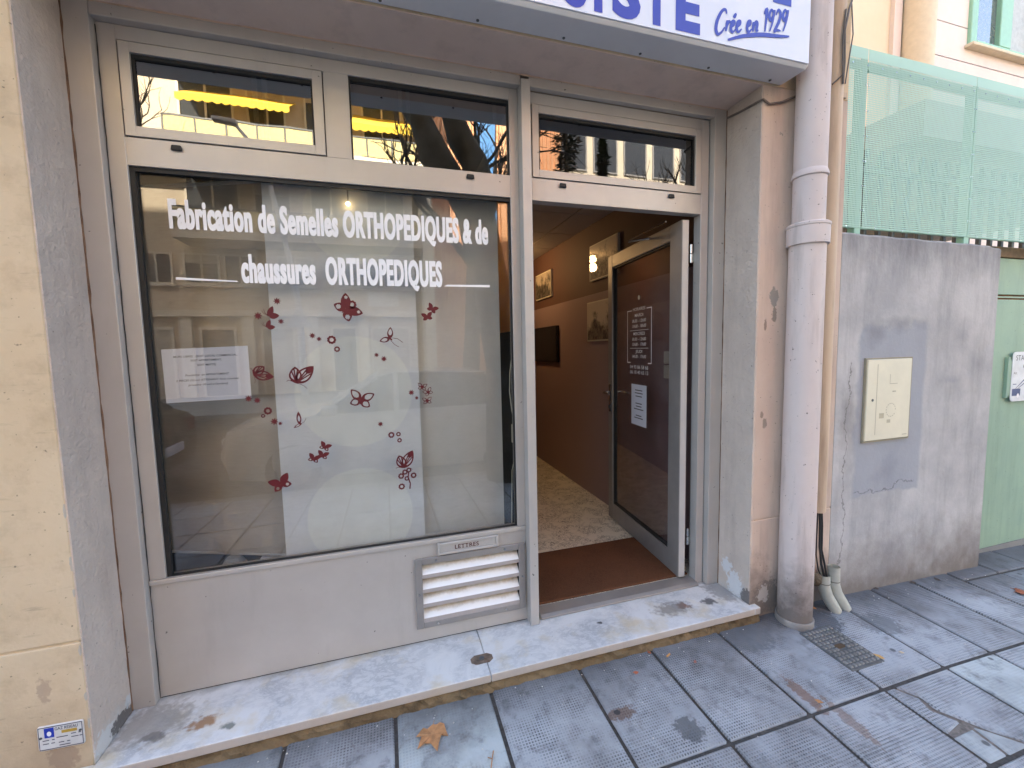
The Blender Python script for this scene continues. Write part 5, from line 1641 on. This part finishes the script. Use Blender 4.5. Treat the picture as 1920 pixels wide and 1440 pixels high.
# ground floor: dado, doors, shop bays
MB().box(-8.2, 2.5, FY, FY + .25, 2.70 * 1.05, 2.70 * 1.05 + .22).build('cornice', FACADE_PALE, ab)
for x0, x1, mt in ((-7.6, -6.4, SHUTTER), (-5.6, -4.4, PANE_DARK), (-3.6, -2.4, SHUTTER), (-1.1, -0.1, PANE_DARK), (0.4, 2.0, SHUTTER)):
    d_ = MB().frame(x0, x1, -0.15, 2.45, (.08, .08, .02, .1), FY, FY + .08).build('door', FACADE_PALE, ab)
    MB().box(x0 + .08, x1 - .08, FY + .01, FY + .04, -0.12, 2.35).build('leaf', mt, d_)
for x in (-6.0, -4.0, -1.75, 0.15):
    MB().box(x - .2, x + .2, FY, FY + .16, -0.15, 2.83).build('pilaster', FACADE_PALE, ab)
pb = MB().box(*[v for v in (fac(0.42, 0)[0], fac(1.53, 0)[0])], FY, FY + .05, fac(0, 3.12)[1], fac(0, 3.64)[1])
pb.build('name_board', plain('white_board', lin(220, 220, 216), 0.5), ab)
for zf in (5.36, 8.25, 11.15):
    bal = MB().box(-5.68, 2.5, FY, BY, zf, zf + .28).build('balcony', FACADE_PALE, ab)
    for k in range(9):
        x0 = -5.66 + k * 0.9
        MB().box(x0 + .03, x0 + .87, BY - .05, BY - .03, zf + .33, zf + .98).build('parapet_panel', CANVAS, bal)
        MB().box(x0 - .02, x0 + .02, BY - .06, BY - .02, zf + .28, zf + 1.05).build('baluster', CAST_IRON, bal)
    MB().box(-5.68, 2.5, BY - .065, BY - .015, zf + 1.0, zf + 1.05).build('handrail', CAST_IRON, bal)
MB().box(-8.0, -5.9, FY, FY + 0.9, 8.25, 8.5).build('balcony', FACADE_PALE, ab)
for x0, x1, zb, dz in ((-5.6, -1.95, 7.27, .8), (-5.25, -1.85, 9.72, .85), (0.15, 2.4, 9.45, 1.0), (-5.4, 2.2, 12.9, .8)):
    aw = MB().prism([(x0, BY + .05, zb + .22), (x0, FY, zb + .22 + dz), (x0, FY, zb + .26 + dz), (x0, BY + .05, zb + .26)], (x1 - x0, 0, 0)).build('awning', AWNING, ab)
    vl = MB()
    n = int((x1 - x0) / 0.26)
    loop = [(x1, zb + .25), (x0, zb + .25)]
    for k in range(n):
        for t in range(6):
            loop.append((x0 + (x1 - x0) * (k + t / 6) / n, zb + .06 - .06 * math.sin(math.pi * t / 6)))
    loop.append((x1, zb + .06))
    vl.prism([(a, BY + .055, b) for a, b in loop], (0, 0.012, 0))
    vl.build('valance', AWNING, aw)

pb2 = root('peach_building', 'peach apartment building with ribbed front beyond the pale fin wall', 'building', (8, -20, -0.15))
MB().box(3.02, 9.2, -26, FY - .6, -0.15, 16).build('wall', FACADE_PINK, pb2)
for k in range(30):
    MB().box(3.1 + k * .2, 3.18 + k * .2, FY - .6, FY - .5, 3.0, 15.8).build('rib', FACADE_PINK, pb2)
MB().box(5.2, 6.0, FY - .6, FY - .35, 5.5, 13.5).build('blue_panel', plain('blue_panel', lin(66, 122, 176), 0.5), pb2)
MB().box(6.2, 6.7, FY - .6, FY - .3, 0, 15.9).build('pier', FACADE_PINK, pb2)
wb2 = root('white_building', 'white building with large grid windows at the far end of the street', 'building', (16, -24, -0.15))
MB().box(10, 24, -32, -20, -0.15, 15).build('wall', FACADE_PALE, wb2)
for i in range(7):
    for j in range(4):
        x0, z0 = 10.6 + i * 1.9, 1.2 + j * 3.3
        w = MB().frame(x0, x0 + 1.5, z0, z0 + 2.2, (.08, .08, .08, .08), -20, -19.93).build('window', plain('w_frame', lin(150, 150, 150), .6), wb2)
        MB().box(x0 + .08, x0 + 1.42, -19.99, -19.96, z0 + .08, z0 + 2.12).build('pane', PANE_DARK, w)

# lamp post and warning sign
lpst = root('lamp_post', 'pale steel street lamp post with bent arm on the far pavement', 'lamp post', (-1.27, -10.95, -0.15))
MB().tube([(-1.27, -10.95, -0.15), (-1.28, -10.95, 2.6), (-1.42, -10.95, 3.8), (-1.66, -10.95, 5.2), (-1.95, -10.95, 6.6), (-2.5, -10.9, 7.3)], [.09, .085, .07, .06, .05, .04], 12).build('pole', ALU_WHITE, lpst, smooth=True)
MB().tube([(-1.27, -10.95, -0.15), (-1.27, -10.95, 0.25)], 0.12, 12).build('base', ALU_DARK, lpst)
MB().prism([(-2.45, -10.98, 7.26), (-3.0, -10.98, 7.34), (-3.0, -10.98, 7.44), (-2.45, -10.98, 7.38)], (0, 0.2, 0)).build('lantern', ALU_DARK, lpst, 0.02)
wsn = root('warning_sign', 'triangular road sign fixed to the street lamp post', 'road sign', (-1.28, -10.83, 2.0))
MB().prism([(-1.62, -10.845, 2.12), (-0.94, -10.845, 2.12), (-1.28, -10.845, 2.72)], (0, -0.02, 0)).build('plate', plain('sign_back_grey', lin(190, 192, 194), 0.5), wsn)
MB().box(-1.36, -1.20, -10.87, -10.862, 2.2, 2.26).build('clamp', ALU_DARK, wsn)


def make_car(name, label, loc, rotz, paint, H=1.46, L=4.15):
    r = root(name, label, 'car', loc, rotz, local=True)
    body = plain(name + '_paint', paint, 0.25, 0.0, 0.02, 2, coat=0.6)
    hw = 0.86
    st_ = [(-L / 2, .34, .66, .70), (-L / 2 + .08, .24, .80, .80), (-L / 2 + .45, .20, .88, .85), (-L / 2 + 1.15, .19, .96, .86), (0, .19, .98, .86),
           (L / 2 - .9, .19, .99, .86), (L / 2 - .3, .21, .97, .84), (L / 2 - .06, .26, .90, .80), (L / 2, .36, .74, .72)]
    ring = []
    for x, zl, zb, w in st_:
        ring.append([(x, -w * .9, zl), (x, -w, zl + .14), (x, -w * 1.01, (zl + zb) / 2), (x, -w * .98, zb - .10), (x, -w * .88, zb), (x, 0, zb + .025),
                     (x, w * .88, zb), (x, w * .98, zb - .10), (x, w * 1.01, (zl + zb) / 2), (x, w, zl + .14), (x, w * .9, zl)])
    m_ = len(ring[0])
    mb = MB().add([v for q in ring for v in q], [(i * m_ + k, i * m_ + (k + 1) % m_, (i + 1) * m_ + (k + 1) % m_, (i + 1) * m_ + k) for i in range(len(ring) - 1) for k in range(m_)]
                  + [tuple(range(m_))[::-1], tuple((len(ring) - 1) * m_ + k for k in range(m_))])
    mb.build('body', body, r, smooth=True)
    cab = [(-L / 2 + 1.05, .95, .78, .0), (-L / 2 + 1.75, H - .05, .64, 1), (-.1, H, .66, 1), (L / 2 - 1.0, H - .04, .64, 1), (L / 2 - .28, .96, .74, 0)]
    cv_ = []
    for x, z, w, t in cab:
        cv_.append([(x, -w, z), (x, w, z)])
    base = [[(x, -.78, .95), (x, .78, .95)] for x, *_ in cab]
    gl = MB()
    for i in range(len(cab) - 1):
        for s in (0, 1):
            a, b, c2, d2 = base[i][s], base[i + 1][s], cv_[i + 1][s], cv_[i][s]
            gl.add([a, b, c2, d2], [(0, 1, 2, 3) if s == 0 else (3, 2, 1, 0)])
    for i, j in ((0, 1), (3, 4)):
        gl.add([cv_[i][0], cv_[i][1], cv_[j][1], cv_[j][0]], [(3, 2, 1, 0)])
    gl.build('window', PANE_DARK, r, smooth=False)
    rf = MB()
    for i in (1, 2):
        a, b, c2, d2 = cv_[i][0], cv_[i][1], cv_[i + 1][1], cv_[i + 1][0]
        rf.prism([a, d2, c2, b], (0, 0, 0.02))
    for i, j in ((0, 1), (3, 4)):
        for s in (0, 1):
            rf.tube([cv_[i][s], cv_[j][s]], 0.028, 6)
    for s in (0, 1):
        rf.tube([base[2][s], cv_[2][s]], 0.035, 6)
    rf.build('roof', body, r)
    for sx in (-1, 1):
        for sy in (-1, 1):
            cx, cy = sx * (L / 2 - .78), sy * .76
            ty = MB()
            prof = [(.19, -.09), (.30, -.10), (.32, -.06), (.32, .06), (.30, .10), (.19, .09)]
            n = 22
            ty.add([(cx + a * math.cos(2 * math.pi * k / n), cy + b, .32 + a * math.sin(2 * math.pi * k / n)) for a, b in prof for k in range(n)],
                   [(i * n + k, i * n + (k + 1) % n, ((i + 1) % 6) * n + (k + 1) % n, ((i + 1) % 6) * n + k) for i in range(6) for k in range(n)])
            w = ty.build('wheel', BLACK, r, smooth=True)
            rm = MB()
            rm.add([(cx + .195 * math.cos(2 * math.pi * k / n), cy + sy * .085, .32 + .195 * math.sin(2 * math.pi * k / n)) for k in range(n)] + [(cx, cy + sy * .06, .32)], [(k, (k + 1) % n, n) for k in range(n)])
            rm.build('rim', ALU_DARK, w)
    for sy in (-1, 1):
        MB().box(-L / 2 - .005, -L / 2 + .16, sy * .50 - .16, sy * .50 + .16, .60, .73).build('headlight', plain('headlight_lens', lin(200, 204, 208), 0.1), r, 0.03)
        MB().box(L / 2 - .1, L / 2 + .006, sy * .58 - .12, sy * .58 + .12, .66, .86).build('tail_light', plain('tail_lens', lin(120, 16, 14), 0.2), r, 0.02)
        MB().box(-.95, -.78, sy * .84, sy * 1.0, .95, 1.07).build('mirror', body, r, 0.02)
    MB().box(-L / 2 - .02, -L / 2 + .02, -.26, .26, .40, .51).build('number_plate', PAPER, r)
    MB().box(L / 2 - .02, L / 2 + .02, -.26, .26, .46, .57).build('number_plate', PAPER, r)
    return r


make_car('dark_car', 'dark grey parked car at the kerb opposite the shop window', (-3.75, -4.2, -0.285), 0.0, (0.02, 0.021, 0.024, 1))
make_car('silver_car', 'silver parked car at the kerb opposite the shop door', (1.15, -4.2, -0.285), 0.0, (0.5, 0.51, 0.52, 1), 1.42)

# ================================================================== trees across the street
BARK = render_coat('plane_bark', (0.07, 0.062, 0.05, 1), (0.12, 0.11, 0.09, 1), 0.95, 12, 0.6, 0.02)
TWIG = plain('twig_bark', (0.05, 0.042, 0.035, 1), 0.9)


def bare_tree(x, y, h, label, seed, lean=0.0):
    rr = random.Random(seed)
    r = root('plane_tree', label, 'tree', (x, y, -0.15), group='bare plane trees')
    tk, tw = MB(), MB()
    fork = Vector((x + lean * .5, y, h * .42))
    tk.tube([(x, y, -0.16), (x, y, .5), (x + lean * .2, y, h * .2), fork], [.36, .29, .26, .28], 12)

    def grow(p, d, ln, rad, lvl):
        pts = [p]
        for _ in range(4):
            d = (d + Vector((rr.uniform(-.28, .28), rr.uniform(-.28, .28), rr.uniform(-.05, .22)))).normalized()
            pts.append(pts[-1] + d * ln / 4)
        (tk if lvl < 2 else tw).tube(pts, [rad * (1 - .14 * i) for i in range(5)], 8 if lvl < 2 else 5)
        if lvl < 4:
            for k in range(3 if lvl else 3):
                nd_ = (d + Vector((rr.uniform(-.9, .9), rr.uniform(-.9, .9), rr.uniform(-.1, .7)))).normalized()
                grow(pts[rr.choice((2, 3, 4))], nd_, ln * rr.uniform(.55, .8), rad * .5, lvl + 1)
    for k in range(4):
        a = k * 1.6 + rr.random()
        grow(fork, Vector((math.cos(a) * .7, math.sin(a) * .7, .9)).normalized(), h * .26, .17, 0)
    tk.build('trunk', BARK, r, smooth=True)
    tw.build('crown', TWIG, r)


def conifer(x, y, h, label, seed):
    rr = random.Random(seed)
    r = root('conifer', label, 'tree', (x, y, -0.15), group='conifers')
    MB().tube([(x, y, -.16), (x, y, h * .5), (x, y, h)], [.22, .14, .03], 8).build('trunk', BARK, r)
    cr_ = MB()
    for i in range(3400):
        t = rr.random() ** 0.8
        z = 1.0 + t * (h - 1.0)
        R_ = (1 - t) * h * .20 * (0.75 + .35 * math.sin(z * 4.2)) * math.sqrt(rr.random())
        a = rr.uniform(0, 6.283)
        c3 = Vector((x + R_ * math.cos(a), y + R_ * math.sin(a), z - R_ * .25))
        d = Vector((math.cos(a), math.sin(a), rr.uniform(-.5, .2))) * rr.uniform(.12, .26)
        s = Vector((-math.sin(a), math.cos(a), rr.uniform(-.4, .4))) * .05
        cr_.add([c3 - s, c3 + d, c3 + s], [(0, 1, 2)])
    cr_.build('crown', plain('conifer_needles_%d' % seed, (0.035, 0.06, 0.03, 1), 0.85, var=0.4, scale=3), r)


# the old plane tree at the near kerb, whose limbs show in the fixed pane above the window
nt_ = root('plane_tree', 'thick old plane tree with knotted limbs at the kerb facing the shop', 'tree', (2.32, -2.84, -0.17), group='bare plane trees')
tk, tw = MB(), MB()
tk.tube([(2.34, -2.84, -0.17), (2.31, -2.84, 0.2), (2.28, -2.83, 1.2), (2.18, -2.83, 2.1), (2.04, -2.82, 2.75), (1.98, -2.82, 3.0)], [.30, .235, .215, .21, .22, .20], 16)
tk.tube([(2.02, -2.82, 2.8), (1.80, -2.82, 3.18), (1.56, -2.80, 3.52), (1.42, -2.80, 3.85), (1.20, -2.78, 4.25), (0.95, -2.8, 4.8), (0.8, -2.7, 5.5)], [.17, .15, .16, .135, .125, .10, .07], 12)
tk.tube([(2.0, -2.82, 2.85), (2.10, -2.84, 3.2), (2.02, -2.86, 3.5), (1.86, -2.86, 3.75), (1.74, -2.86, 4.1), (1.80, -2.9, 4.7), (1.95, -2.9, 5.4)], [.17, .15, .155, .13, .12, .09, .06], 12)
tk.v = [(v[0] + .02 * math.sin(v[2] * 9 + v[1] * 14), v[1] + .02 * math.sin(v[2] * 11 + v[0] * 12), v[2]) for v in tk.v]
rr = random.Random(31)
for s0 in ((0.8, -2.7, 5.5), (1.95, -2.9, 5.4), (1.3, -2.78, 4.1), (1.78, -2.88, 4.4), (0.95, -2.8, 4.8), (2.05, -2.84, 3.4)):
    for k in range(9):
        p_ = Vector(s0)
        d = Vector((rr.uniform(-1, 1), rr.uniform(-.9, .6), rr.uniform(-.15, 1))).normalized()
        pts = [p_]
        for _ in range(6):
            d = (d + Vector((rr.uniform(-.3, .3), rr.uniform(-.3, .3), rr.uniform(-.25, .2)))).normalized()
            pts.append(pts[-1] + d * .28)
        tw.tube(pts, [.022, .018, .015, .012, .009, .007, .004], 5)
        for j in (2, 3, 4, 5):
            e_ = (d + Vector((rr.uniform(-1, 1), rr.uniform(-1, 1), rr.uniform(-.6, .6)))).normalized()
            tw.tube([pts[j], pts[j] + e_ * .25, pts[j] + e_ * .48 + Vector((0, 0, -.06))], [.007, .005, .003], 4)
tk.build('trunk', BARK, nt_, smooth=True)
tw.build('crown', TWIG, nt_)
bare_tree(3.6, -11.6, 9.5, 'bare plane tree in front of the peach building', 4, 0.5)
bare_tree(-7.4, -11.6, 9.5, 'bare plane tree in front of the left end of the apartment building', 9)
bare_tree(12.5, -11.6, 9.0, 'bare plane tree in front of the white building', 15)
conifer(8.0, -13.6, 11.5, 'slender conifer beside the peach building', 1)
conifer(9.9, -14.2, 10.0, 'broad conifer between peach and white building', 2)
conifer(6.3, -13.4, 7.0, 'short conifer growing before the peach building', 3)
